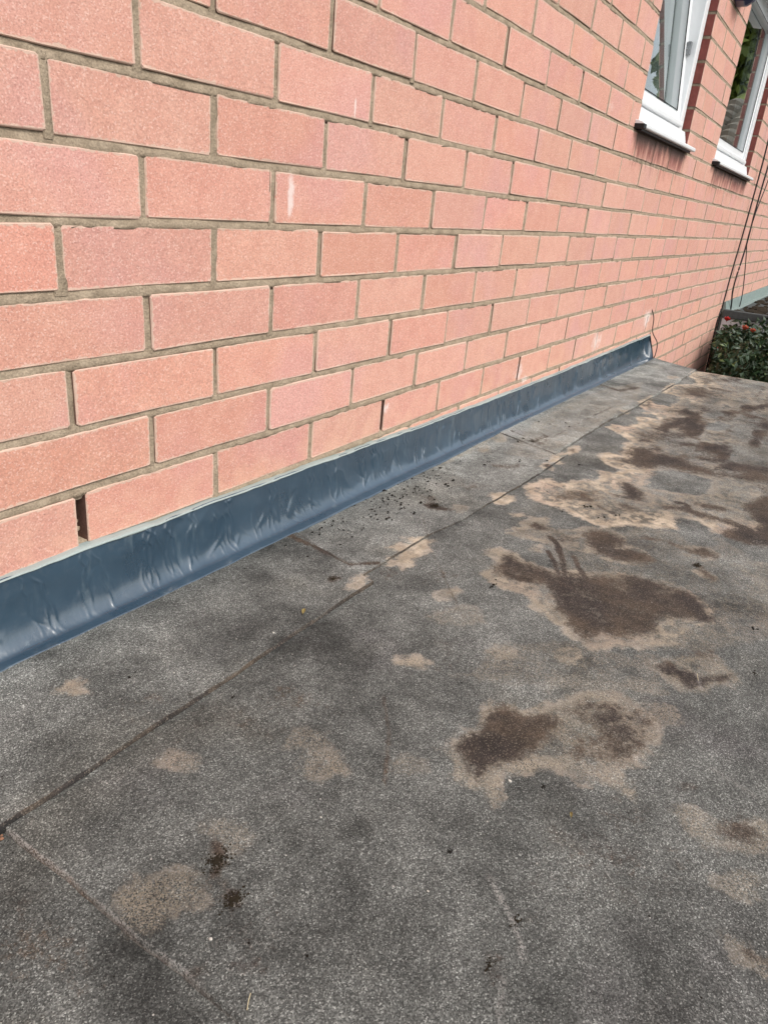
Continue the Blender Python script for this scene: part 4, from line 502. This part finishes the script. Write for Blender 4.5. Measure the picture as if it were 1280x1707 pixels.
# navy fitting between the windows
bl = MB(); P = []
for i in range(9):
    t = math.pi*i/8; P.append((math.cos(t), math.sin(t)))
ringsv = []
for (y, k) in ((-.002, 1.), (-.035, .98), (-.058, .82), (-.066, .5)):
    ringsv.append([(2.86+.115*k*cx_, y, .695+ZS-.095*k*sn) for cx_, sn in P]+[(2.86-.115*k, y, .695+ZS+.16*k), (2.86+.115*k, y, .695+ZS+.16*k)])
n = 11; v = [q for r_ in ringsv for q in r_]; f = [(i*n+k, i*n+(k+1) % n, (i+1)*n+(k+1) % n, (i+1)*n+k) for i in range(3) for k in range(n)]+[tuple(range(3*n, 4*n)), tuple(range(n))[::-1]]
bl.add(v, f); tag(bl.build('alarm_box', M_BLUE, None, smooth=False, bevel=.003), 'navy blue rounded box fixed to the bricks between the two windows', 'alarm box')

# ------------------------------------------------------------------ flat roof
def roof_z(x, y): return ZS-.695-.008*np.clip(x, -1.5, 3)+.0016*vnoise(x*3.1, y*4.3, 3)+.0007*vnoise(x*13, y*13, 4)
def seg_dist(px, py, poly, closed=True):
    d = np.full(px.shape, 1e9); ins = np.zeros(px.shape, bool); n = len(poly)
    for i in range(n if closed else n-1):
        (ax, ay), (bx, by) = poly[i], poly[(i+1) % n]; ex, ey = bx-ax, by-ay; L = ex*ex+ey*ey+1e-12
        t = np.clip(((px-ax)*ex+(py-ay)*ey)/L, 0, 1); d = np.minimum(d, (px-ax-t*ex)**2+(py-ay-t*ey)**2)
        if closed and abs(ey) > 1e-9:
            cnd = ((ay > py) != (by > py)) & (px < (ex)*(py-ay)/ey+ax); ins ^= cnd
    d = np.sqrt(d); return np.where(ins, d, -d) if closed else d
def fields(x, y):
    N = len(x); tan = np.full(N, -.1); op = np.full(N, .3); dark = np.zeros(N); scr = np.zeros(N)
    def box(poly, pad):
        q = np.array(poly); return np.nonzero((x > q[:, 0].min()-pad) & (x < q[:, 0].max()+pad) & (y > q[:, 1].min()-pad) & (y < q[:, 1].max()+pad))[0]
    for poly, o_ in sorted(TAN, key=lambda t_: t_[1]):
        i = box(poly, .1)
        if not len(i): continue
        d = seg_dist(x[i], y[i], poly); w_ = d > tan[i]; near = d > -.02
        op[i] = np.where(near & (w_ | (d > 0)), o_, op[i]); tan[i] = np.maximum(tan[i], d); op[i] = np.where(w_ & (d > .02), op[i]*(1-.45*np.clip((d-.02)/.08, 0, 1)), op[i])
    for poly in HOLES:
        i = box(poly, .1)
        if len(i): tan[i] = np.minimum(tan[i], -seg_dist(x[i], y[i], poly)*1.0)
    for poly, s_, k in DARK:
        i = box(poly, .15)
        if not len(i): continue
        d = seg_dist(x[i], y[i], poly); t = np.clip((d+k)/(2*k), 0, 1); dark[i] = np.maximum(dark[i], s_*t*t*(3-2*t))
    for poly, hw, s_ in DLINES:
        i = box(poly, .05)
        if not len(i): continue
        d = seg_dist(x[i], y[i], poly, False); dark[i] = np.maximum(dark[i], s_*np.clip(1.6-d/hw, 0, 1))
    for poly, hw, s_ in SCRATCH:
        i = box(poly, .05)
        if not len(i): continue
        d = seg_dist(x[i], y[i], poly, False); scr[i] = np.maximum(scr[i], s_*np.clip(1.8-d/hw, 0, 1))
    # more small silt and sludge islands among the far puddle marks
    far = np.clip((x-.9)/.5, 0, 1)*np.clip((-.26-y)/.1, 0, 1)
    dark = np.maximum(dark, far*np.clip(vnoise(x*5.0, y*10, 21)*.8+vnoise(x*14, y*26, 22)*.8+vnoise(x*33, y*60, 27)*.35+.22, 0, .95))
    tan = np.where(far > .2, np.minimum(tan, .035-far*.03+.0*x+.03*vnoise(x*7, y*16, 23)+.045*vnoise(x*3, y*7, 24)+.03), tan)
    op = op*(1-far*np.clip((.14+.20*np.clip((-y-.32)/.25, 0, 1))-.85*vnoise(x*4.3, y*9, 25)-.6*vnoise(x*11, y*23, 26), 0, .80))
    return tan, op, dark, scr
flat_roof = empty('flat_roof', (.8, -.9, 0)); tag(flat_roof, 'weathered grey mineral felt flat roof covered in brown puddle stains', 'flat roof')
LAPX = [-2.2, -.366, -.258, .057, .27, .384, .794, 1.258, 1.612, 2.8]; LAPY = [-.221, -.215, -.211, -.208, -.21, -.222, -.233, -.230, -.229, -.226]
EDY = [-3, -.5, -.326, -.21, -.127, -.035, .02]; EDX = [2.64, 2.624, 2.606, 2.602, 2.64, 2.70, 2.72]
def sheet(xs, ys, warpx, warpy, lift, tone, skirts):
    """a felt sheet: grid xs by ys, edges warped, raised by lift, with turned-down edges"""
    X, Y = np.meshgrid(xs, ys, indexing='ij'); X, Y = warpx(X, Y), warpy(X, Y); Z_ = roof_z(X, Y)+lift
    nx, ny = X.shape; x, y, z = X.ravel(), Y.ravel(), Z_.ravel()
    idx = np.arange(nx*ny).reshape(nx, ny)
    f = np.stack([idx[:-1, :-1], idx[1:, :-1], idx[1:, 1:], idx[:-1, 1:]], -1).reshape(-1, 4)
    v = np.stack([x, y, z], 1); vs = [v]; fs = [f]; n0 = len(v); sk = []
    for (line, dx, dy, dz) in (((idx[0, :]), -.004, 0, -.0085), ((idx[-1, :]), .004, 0, -.0075 if 'e' not in skirts else -.05), ((idx[:, 0]), 0, -.0020, -.0085), ((idx[:, -1]), 0, .0015, -.0075)):
        a = v[line]+np.array([dx, dy, dz]); m_ = len(a); b = np.arange(n0, n0+m_); n0 += m_; vs.append(a); sk.append((line, b))
        fs.append(np.stack([line[:-1], line[1:], b[1:], b[:-1]], 1))
    vv = np.concatenate(vs); ff = np.concatenate(fs); me = mesh_np('felt_sheet', vv, ff)
    tan, op, dark, scr = fields(vv[:, 0], vv[:, 1])
    for line, b in sk:                          # dirt gathers under each lap; the end lap's highlight and shadow are painted too
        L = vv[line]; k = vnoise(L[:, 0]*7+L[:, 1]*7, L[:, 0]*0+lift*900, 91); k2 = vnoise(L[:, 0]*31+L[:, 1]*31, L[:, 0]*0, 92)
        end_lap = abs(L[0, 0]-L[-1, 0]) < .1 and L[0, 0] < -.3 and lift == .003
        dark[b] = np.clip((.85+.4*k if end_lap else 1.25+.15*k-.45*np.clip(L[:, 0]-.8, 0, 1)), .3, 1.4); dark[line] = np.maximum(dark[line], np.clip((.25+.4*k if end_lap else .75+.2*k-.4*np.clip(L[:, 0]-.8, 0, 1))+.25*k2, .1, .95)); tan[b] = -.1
        if end_lap: scr[line] = np.maximum(scr[line], np.clip(1-(-.44-L[:, 1])/.03, 0, 1)*(.62+.45*k2))
    for nm, arr in (('tan', tan), ('tanop', op), ('dark', dark), ('scratch', scr), ('tone', tone+.32*np.clip(vv[:, 0]/1.2, 0, 1)-.10*np.clip((.1-vv[:, 0])/.4, 0, 1))):  # near end dirtier, far end lightened: grazing brightness put into the tone
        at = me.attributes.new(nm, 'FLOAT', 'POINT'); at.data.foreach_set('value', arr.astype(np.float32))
    bm = bmesh.new(); bm.from_mesh(me); bmesh.ops.recalc_face_normals(bm, faces=bm.faces); bm.to_mesh(me); bm.free()
    return keep(obj('felt_sheet', me, flat_roof, [M_FELT]))
cat = np.concatenate; ar = np.arange
edge_x = lambda Y: np.interp(Y, EDY, EDX)
lap_y = lambda X: np.interp(X, LAPX, LAPY)+.0012*vnoise(X*22, X*0, 31)+.0006*vnoise(X*90, X*0, 32)
# main sheet
xs = cat([[0, .0006, .0014], np.linspace(.003, 1, 640)]); ys = cat([np.linspace(-2.7, -1.2, 14), np.linspace(-1.19, -.19, 230)])
lap2_x = lambda Y: -.3715+.0012*vnoise(Y*25, Y*0, 41)+.0006*vnoise(Y*90, Y*0, 42)
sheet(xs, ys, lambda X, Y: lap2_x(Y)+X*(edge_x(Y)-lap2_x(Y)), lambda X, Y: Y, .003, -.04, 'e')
# sheet beyond the end lap, lower
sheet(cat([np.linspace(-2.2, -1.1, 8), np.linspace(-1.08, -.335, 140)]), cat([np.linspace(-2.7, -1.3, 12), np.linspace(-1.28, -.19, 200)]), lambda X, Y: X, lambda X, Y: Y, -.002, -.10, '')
# three upstand strips along the wall, each lapped over the next
def wall_strip(xa, xb, lift, tone, n):
    end = xb > 2.5
    def wx(X, Y):
        yy = -.225*(1-Y); r_ = edge_x(yy) if end else xb+.07*Y+.002*vnoise(Y*9, Y*0, 51)
        l_ = xa+.07*Y+.0015*vnoise(Y*9, Y*0, 52); return l_+X*(r_-l_)
    xs_ = cat([[0, .0015], np.linspace(.004, .997, n), [.999, 1]]); ts = cat([[0, .006, .016], np.linspace(.035, 1, 46)])
    sheet(xs_, ts, wx, lambda X, Y: lap_y(X)*(1-Y), lift, tone, 'e' if end else '')
wall_strip(-2.2, .195, .0082, .16, 400); wall_strip(.17, 1.045, .0062, .62, 180); wall_strip(1.02, 2.66, .0082, .72, 280)  # dusty strips, the farther ones also lightened for grazing brightness
dk = MB()
dk.box(-2.2, 2.575, -2.69, -.004, ZS-.90, ZS-.735); keep(dk.build('roof_deck', M_DECK, flat_roof))
fa = MB(); fa.box(2.578, 2.596, -2.69, -.004, ZS-.93, ZS-.745); keep(fa.build('fascia', M_FASCIA, flat_roof, bevel=.002))
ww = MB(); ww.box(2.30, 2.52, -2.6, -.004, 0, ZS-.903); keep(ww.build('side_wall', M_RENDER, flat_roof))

# ------------------------------------------------------------------ slate blue flashing with its sealant bead
fl = empty('flashing', (1, -.02, ZS-.7)); tag(fl, 'slate blue membrane flashing strip turned up the foot of the pink brick wall', 'flashing')
FX0, FX1 = -.85, 2.668
def top_z(x): return ZS+np.interp(x, [-1.5, -.2, .3, .7, 1.4, 2.67], [-.594, -.596, -.603, -.612, -.618, -.612])+.0012*vnoise(x*16, x*0, 61)+.0006*vnoise(x*60, x*0, 62)
nx = 2600; nt = 60
X = np.linspace(FX0, FX1, nx)[:, None]*np.ones((1, nt)); T = np.ones((nx, 1))*np.linspace(0, 1, nt)[None, :]
zr = np.max([roof_z(X[:, 0], np.full(nx, yy)) for yy in (-.02, -.035, -.05)], axis=0)[:, None]+.0094; zt_ = top_z(X[:, 0])[:, None]; toe = .044+.0035*vnoise(X*5, X*0, 63)+.0012*vnoise(X*30, X*0, 64)
wob = .004*vnoise(X*4, T*1.5, 65)
cov = .055+.007*vnoise(X*3, X*0, 66)
# three stretches of the profile: upright, cove, toe
a_ = np.clip(T/.42, 0, 1); b_ = np.clip((T-.42)/.42, 0, 1); c_ = np.clip((T-.84)/.16, 0, 1)
ang = b_*math.pi/2
Zf = zt_+(zr+cov-zt_)*a_-cov*np.sin(ang); Yf = -.0085-.0015*a_-.022*(1-np.cos(ang))-(toe-.032)*c_
Nn = np.stack([np.zeros_like(T), -np.cos(ang*.9), np.sin(ang*.9)], -1)
dsp = .0010*vnoise(X*9, T*3, 67)+.0005*vnoise(X*30, T*5, 68)
wr = np.random.default_rng(5)
def crease(x0, t0, hl, sk, wd, am, cv=0., fall=2):
    i = (X[:, 0] > x0-.07) & (X[:, 0] < x0+.07); tt = T[i]-t0; u = X[i]-x0-sk*tt-cv*tt*tt-.0018*np.sin(tt*23+x0*40)
    dsp[i] += am*np.exp(-np.abs(u/wd)**1.5)*np.exp(-np.abs(tt/hl)**fall)
for _ in range(130):                               # long pinched creases standing in the sheet, many in pairs
    x0 = wr.uniform(FX0, FX1); t0 = wr.uniform(.25, .68); hl = wr.uniform(.12, .34); sk = wr.normal(.012, .018); wd = wr.uniform(.0011, .0024); am = wr.uniform(.0007, .0021); cv = wr.uniform(-.02, .02)
    crease(x0, t0, hl, sk, wd, am, cv, 4)
    if wr.random() < .55: crease(x0+wr.uniform(.006, .014), t0+wr.normal(0, .05), hl*wr.uniform(.5, 1), sk, wd, am*wr.uniform(.5, 1), cv, 4)
for _ in range(120):                              # puckers and folds fanning out of the cove
    crease(wr.uniform(FX0, FX1), wr.normal(.62, .07), wr.uniform(.03, .09), wr.uniform(-.22, .22), wr.uniform(.0014, .0045), wr.uniform(.0006, .0022)*wr.choice([1, 1, -1]), wr.uniform(-.12, .12))
for _ in range(45):                               # nicks along the top edge
    crease(wr.uniform(FX0, FX1), wr.uniform(.0, .12), wr.uniform(.03, .10), wr.normal(0, .04), wr.uniform(.0014, .004), wr.uniform(.0008, .0022), 0., 2)
for _ in range(44):                               # slack bulges
    crease(wr.uniform(FX0, FX1), wr.uniform(.3, .75), wr.uniform(.08, .22), wr.uniform(-.12, .12), wr.uniform(.008, .022), wr.uniform(.0006, .0022)*wr.choice([1, -1]))
dsp *= np.clip((1-T)*14, 0, 1)*(1-.62*np.clip((T-.58)/.2, 0, 1))
Xf = X+Nn[..., 0]*dsp; Yf = Yf+Nn[..., 1]*dsp+wob*np.clip(T*3, 0, 1)*np.clip((.6-T)*3, 0, 1)*.35; Zf = Zf+Nn[..., 2]*dsp
v = np.stack([Xf, Yf, Zf], -1).reshape(-1, 3); idx = np.arange(nx*nt).reshape(nx, nt)
f = np.stack([idx[:-1, :-1], idx[:-1, 1:], idx[1:, 1:], idx[1:, :-1]], -1).reshape(-1, 4)
low = v[idx[:, -1]]+np.array([0, -.0006, -.0042]); lo = np.arange(len(v), len(v)+nx); f2 = np.stack([idx[:-1, -1], lo[:-1], lo[1:], idx[1:, -1]], 1)
upv = v[idx[:, 0]]+np.array([0, .0095, .0]); up = np.arange(len(v)+nx, len(v)+2*nx); f3 = np.stack([up[:-1], idx[:-1, 0], idx[1:, 0], up[1:]], 1)
vv = np.concatenate([v, low, upv]); ends = [tuple([up[-1]]+[lo[-1]]+list(idx[-1, ::-1]))]
me = mesh_np('membrane', vv, np.concatenate([f, f2, f3]), ends)
bm = bmesh.new(); bm.from_mesh(me); bmesh.ops.recalc_face_normals(bm, faces=bm.faces); bm.to_mesh(me); bm.free()
keep(obj('membrane', me, fl, [M_FLASH]))
nb = 900; bx = np.linspace(FX0, FX1-.004, nb); bead = MB(); v = []; nr = 7
for i, x in enumerate(bx):
    h = .0014+.0010*float(vnoise(np.array(x*40), np.array(0.), 71))+.0016*float(vnoise(np.array(x*9), np.array(0.), 72)); h = max(h, .0012); z = float(top_z(np.array(x)))-.0006
    lowr = .0012+.0018*max(0, float(vnoise(np.array(x*26), np.array(3.), 73)))
    for (y, k) in ((.004, h*.7), (-.002, h*.7), (-.0058, h*.55), (-.0098, h*.3), (-.0112, -.0006), (-.0108, -lowr), (-.008, -lowr-.0004)): v.append((x, y, z+k))
f = [(i*nr+k, (i+1)*nr+k, (i+1)*nr+k+1, i*nr+k+1) for i in range(nb-1) for k in range(nr-1)]
bead.add(v, f); keep(bead.build('sealant_bead', M_BEAD, fl, smooth=True))

# ------------------------------------------------------------------ second flat roof further along the wall
ex = empty('flat_roof', (6.2, -1.0, 0)); tag(ex, 'further dark flat roof with greenish upstand and white fascia beyond the shrub', 'flat roof')
q = MB(); q.box(4.54, 9.0, -2.4, -.03, ZS-.80, ZS-.66)
keep(q.build('roof_felt', M_FELT2, ex))
q = MB(); q.extrude_x([(-.004, ZS-.80), (-.004, ZS-.592), (-.014, ZS-.590), (-.030, ZS-.650), (-.05, ZS-.655), (-.05, ZS-.80)], 4.52, 9.0); keep(q.build('upstand', M_GREENUP, ex, bevel=.002))
q = MB(); q.box(4.485, 4.535, -2.43, -.016, ZS-.682, ZS-.634); keep(q.build('edge_trim', M_FELT2, ex, bevel=.004))
q = MB(); q.box(4.50, 4.52, -2.42, -.02, ZS-.86, ZS-.684); keep(q.build('fascia', M_FASCIA, ex, bevel=.002))
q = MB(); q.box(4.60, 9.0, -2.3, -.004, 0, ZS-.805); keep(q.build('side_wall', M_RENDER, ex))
rr = np.random.default_rng(8); q = MB()
for _ in range(90):
    x = 4.6+abs(rr.normal(0, 1.0)); y = -.05-abs(rr.normal(0, .35)); q.lump((x, y, ZS-.658), (rr.uniform(.03, .12), rr.uniform(.01, .05), rr.uniform(.004, .014)), rr)
keep(q.build('leaf_litter', M_MOSS, ex, kind='stuff'))

# ------------------------------------------------------------------ shrub in the gap
sh = empty('shrub', (3.9, -.7, 0)); tag(sh, 'dense dark green shrub with red flowers growing in the gap past the roof edge', 'shrub')
rs = np.random.default_rng(21); q = MB()
for k in range(16):
    x, y = rs.uniform(3.4, 4.3), rs.uniform(-1.2, -.15); q.tube(spline([(3.9+rs.uniform(-.1, .1), -.7+rs.uniform(-.1, .1), 0), (.5*(x+3.9), .5*(y-.7), 1.2), (x, y, 2.22+rs.uniform(-.1, .05))], 5), [.018-.0008*i for i in range(11)], 6)
keep(q.build('stem', M_STEM, sh, smooth=True))
def leaves(n, mat, shell, seed, size):
    r = np.random.default_rng(seed); v = []; f = []
    made = 0
    while made < n:
        c = r.uniform([3.35, -1.5, 1.3], [4.47, -.02, 2.42])
        tz = 2.292+.085*vnoise(np.array(c[0]*4.), np.array(c[1]*4.), 81)+.035*vnoise(np.array(c[0]*11), np.array(c[1]*11), 82)-max(0, 3.9-c[0])*.20
        if c[2] > tz: continue
        if c[2] < tz-shell and r.random() > .12: continue
        if c[1] > -.03-.15*(4.42-c[0])+.02*math.sin(c[2]*19+c[0]*7): continue
        d = r.normal(size=3); d[2] = abs(d[2])*.8+.2; d /= np.linalg.norm(d); t = r.normal(size=3); t -= d*(t@d); t /= np.linalg.norm(t); b = np.cross(d, t)
        L = size*r.uniform(.6, 1.3); wd = L*.42; k = len(v)
        v += [c-t*L, c+b*wd+d*.25*wd, c+t*L-d*.2*L, c-b*wd+d*.25*wd, c*1.0]; f += [(k, k+4, k+1), (k+4, k+2, k+1), (k, k+3, k+4), (k+4, k+3, k+2)]; made += 1
    return v, f
q = MB(); q.add(*leaves(24000, None, .30, 31, .023)); keep(q.build('foliage', M_LEAF, sh, kind='stuff'))
q = MB(); q.add(*leaves(2200, None, .06, 32, .017)); keep(q.build('young_foliage', M_LEAF2, sh, kind='stuff'))
def flower(c, r_, mt):
    q = MB(); rg = np.random.default_rng(int(c[0]*1000) % 997)
    for k in range(9):
        a = k*2.4; t_ = .35+.5*(k/9); d = Vector((math.cos(a)*t_, math.sin(a)*t_, 1-.55*t_)).normalized(); s_ = d.cross(Vector((0, 0, 1))).normalized(); c0 = Vector(c)
        p = [c0, c0+d*r_*.6+s_*r_*.45, c0+d*r_*1.1, c0+d*r_*.6-s_*r_*.45]; q.add(p, [(0, 1, 2), (0, 2, 3)])
    keep(q.build('flower', mt, sh))
for (x, y, z, r_, mt) in ((4.30, -.075, 2.318, .030, M_RED), (4.25, -.19, 2.288, .032, M_PINK), (4.2, -.24, 2.288, .026, M_PINK), (4.32, -.33, 2.323, .030, M_RED), (3.95, -.12, 2.19, .022, M_RED), (3.75, -.42, 2.12, .025, M_PINK), (4.2, -.42, 2.31, .028, M_RED), (4.05, -.7, 2.3, .03, M_RED), (3.8, -.95, 2.22, .03, M_RED)):
    flower((x, y, z), r_, mt)

# ------------------------------------------------------------------ cables
def cable(pts, r, label, grp=None):
    q = MB(); q.tube([(x, y, z+ZS) for x, y, z in spline(pts, 6)], r, 8); tag(q.build('cable', M_CABLE, None, smooth=True), label, 'cable', grp)
cable([(3.98, -.02, 1.94), (4.10, -.02, 1.3)]+list(WIRE_A[:-1])+[(4.40, -.02, -1.0), (4.41, -.02, -1.4)], .0042, 'leftmost black cable hanging down the wall to the left of the further roof corner')
cable([(5.0, -.03, 1.94), (4.9, -.03, .9)]+list(WIRE_B), .0046, 'thick black cable between two others, draped over the upstand of the further roof')
cable([(5.12, -.035, 1.94), (5.0, -.035, .9)]+list(WIRE_C), .0030, 'thinnest black cable, the right of the three above the further roof')
cable([(2.627, .004, -.500), (2.648, -.010, -.54), (2.672, -.013, -.60), (2.70, -.036, -.645), (2.70, -.040, -.69), (2.70, -.034, -.735), (2.70, -.03, -.83)], .0020, 'short black cable leaving a brick joint at the end of the blue flashing')

# ------------------------------------------------------------------ small things lying on the roof
def rz(x, y): return float(roof_z(np.array(x), np.array(y)))+(.0078 if y > -.215 else .003 if x > -.37 else -.002)
MOSS_LAB = ['dark flattened moss clump on the felt strip below the middle of the flashing', 'dark moss clump at the second cross lap of the felt strip', 'long black moss smear on the near felt sheet, upper of two near the bottom left', 'round black moss clump just below the long smear at the bottom left', 'small lone black crumb low in the middle of the roof', 'black crumb in the stained area right of the tyre marks', 'black crumb at the right tip of the small oval stain', 'black crumb between the flashing and the pale patch on the lap', 'black crumb left of the big tyre stain', 'greenish crumb below the two-part dark stain', 'ragged black clump beside the white scratch low on the roof', 'ragged black clump left of the white scratch near the bottom', 'dark smudge of moss on the strip just above the main lap', 'black crumb on the felt strip at far left']
MOSS_R = [.014, .013, .012, .010, .004, .010, .005, .005, .0035, .004, .006, .007, .009, .003]
for (x, y), lab, r_ in zip(MOSS, MOSS_LAB, MOSS_R):
    q = MB(); rg = np.random.default_rng(int(abs(x*1e4)))
    for k in range(170 if r_ > .008 else 22):
        a = rg.uniform(0, 6.28); d = r_*abs(rg.normal(0, .48)); q.lump((d*math.cos(a)*1.35, d*math.sin(a)*.9, .0003), rg.uniform(.0003, .0008)*(1+r_*50), rg, .5)
    tag(q.build('moss_clump', M_MOSS if r_ > .004 else M_MOSS2, None, loc=(x, y, rz(x, y))), lab, 'moss', 'moss clumps on the roof')
q = MB(); rg = np.random.default_rng(77)
for (x, y) in CRUMBS:
    for _ in range(3):
        xx, yy = x+rg.normal(0, .004), y+rg.normal(0, .003)
        if yy < -.045: q.lump((xx, yy, rz(xx, yy)+.0004), rg.uniform(.0009, .0030), rg, .6)
for _ in range(420):
    xx, yy = rg.uniform(-.5, 2.5), -.05-abs(rg.normal(0, .25)); q.lump((xx, yy, rz(xx, yy)+.0002), rg.uniform(.0005, .0013), rg, .6)
for _ in range(160):
    xx, yy = rg.normal(.48, .13), rg.normal(-.085, .022)
    if yy < -.045: q.lump((xx, yy, rz(xx, yy)+.0003), rg.uniform(.0006, .0022), rg, .6)
o = q.build('moss_crumbs', M_MOSS2, None, kind='stuff'); tag(o, 'scattered black moss crumbs on the felt below the flashing', 'moss crumbs')
CHIP_LAB = ['small white stone chip near the bottom left of the roof', 'white chip just right of the main felt lap', 'tiny white chip on the felt strip near the round pale spot', 'white chip at the lower edge of the two-part dark stain', 'white chip in the grey middle of the near felt', 'pale chip low in the middle of the roof', 'pale chip left of the pale far puddle mark']
for (x, y), lab, r_ in zip(CHIP, CHIP_LAB, (.0018, .0020, .0012, .0020, .0012, .0012, .0020)):
    q = MB(); q.lump((0, 0, .0008), (r_*.7, r_, r_*.6), np.random.default_rng(int(abs(x)*1e5))); tag(q.build('stone_chip', M_CHIP, None, loc=(x, y, rz(x, y))), lab, 'stone chip', 'stone chips on the roof')
for (x, y), lab, L, mt in zip(LEAF[:2], ('small ochre leaf lying on the main felt lap', 'tiny yellowish leaf low in the middle of the roof'), (.006, .003), (M_DRYLEAF, M_DRYLEAF)):
    q = MB(); n = 8; v = []
    for i in range(n+1):
        t = i/n; w_ = .42*math.sin(math.pi*t)**.8; zz = .002+.0025*math.sin(t*2.4); v += [((t-.5)*2*L, -w_*L, zz+.002), ((t-.5)*2*L, 0, zz), ((t-.5)*2*L, w_*L, zz+.0015)]
    q.add(v, [(3*i+k, 3*i+3+k, 3*i+4+k, 3*i+1+k) for i in range(n) for k in (0, 1)]); o = q.build('leaf', mt, None, smooth=True, loc=(x, y, rz(x, y)-.0015)); o.rotation_euler = (0, 0, .5); tag(o, lab, 'leaf')
x, y = LEAF[2]; q = MB(); rg = np.random.default_rng(3)
for _ in range(9): q.lump((rg.normal(0, .004), rg.normal(0, .004), .001), rg.uniform(.0008, .0020), rg, .7)
tag(q.build('brick_crumb', M_RUST, None, loc=(x, y, rz(x, y))), 'orange crumbs of brick at the corner of the felt laps on the left edge', 'brick crumbs')
for (x, y), lab, L in zip(STRAW, ('dry grass straw sticking up at the bottom of the end lap', 'fine pale straw across the small oval stain'), (.008, .008)):
    q = MB(); q.tube(spline([(0, 0, .0005), (L*.5, L*.3, .003), (L, L*.5, .005)], 4), .00035, 5); tag(q.build('straw', M_STRAW, None, smooth=True, loc=(x, y, rz(x, y))), lab, 'straw')

# ------------------------------------------------------------------ across the garden: what the window glass mirrors
nh = empty('bungalow', (12.5, -4.5, 0)); tag(nh, 'neighbouring bungalow with grey brown tiled roof mirrored in the window glass', 'house')
q = MB(); q.box(10.2, 15.2, -8.0, -.9, 0, 3.55); keep(q.build('wall', M_PALEWALL, nh))
ru = MB()
for i in range(11):
    t0, t1 = i/11, (i+1)/11; xa, xb = 9.85+2.85*t0, 9.85+2.85*t1+.05; za, zb2 = 3.40+1.18*t0, 3.40+1.18*t1
    for j in range(30):
        y0 = -8.2+j*.26+.008*math.sin(j*7+i); v = []
        for k in range(6):
            u = k/5; hh = .055*math.sin(math.pi*u); v += [(xa, y0+.26*u, za+hh+.045), (xb, y0+.26*u, zb2+hh*.8+.01)]
        v += [(xa, y0+.26*k/5, za+.01) for k in range(6)]
        ru.add(v, [(2*k, 2*k+2, 2*k+3, 2*k+1) for k in range(5)]+[(12+k, 13+k, 2*k+2, 2*k) for k in range(5)])
keep(ru.build('roof_tiles', M_TILE, nh, kind='stuff'))
q = MB(); q.add([(9.8, -8.3, 3.38), (9.8, -.5, 3.38), (12.7, -.5, 4.57), (12.7, -8.3, 4.57), (15.6, -.5, 3.38), (15.6, -8.3, 3.38)], [(0, 1, 2, 3), (3, 2, 4, 5), (0, 3, 5), (1, 4, 2), (0, 5, 4, 1)]); keep(q.build('roof', M_TILE, nh))
tr = empty('tree', (16.7, -2.2, 0)); tag(tr, 'tall yellow green tree behind the bungalow mirrored in the window glass', 'tree')
q = MB(); q.tube([(16.7, -2.2, 0), (16.72, -2.2, 3), (16.7, -2.2, 6.2)], [.25, .2, .08], 10); keep(q.build('trunk', M_STEM, tr, smooth=True))
r = np.random.default_rng(9); v = []; f = []
for cx_, cy_, cz_, cr in ((16.6, -2.5, 5.6, .8), (16.4, -2.2, 4.9, .7), (17, -2.0, 6.3, .8), (16.8, -1.5, 5.6, .8), (16.6, -2.7, 6.4, .6), (16.8, -2.2, 7.0, .6)):
    for _ in range(900):
        d = r.normal(size=3); d /= np.linalg.norm(d); c = np.array((cx_, cy_, cz_))+d*cr*r.uniform(.6, 1.05); t = r.normal(size=3); t /= np.linalg.norm(t); b = np.cross(t, r.normal(size=3)); b /= np.linalg.norm(b); L = r.uniform(.08, .16); k = len(v)
        v += [c-t*L, c+b*L*.5, c+t*L, c-b*L*.5]; f += [(k, k+1, k+2, k+3)]
q = MB(); q.add(v, f); keep(q.build('crown', plain('tree_leaf', (.13, .17, .03), .5, 1.5, .5, .4), tr, kind='stuff'))
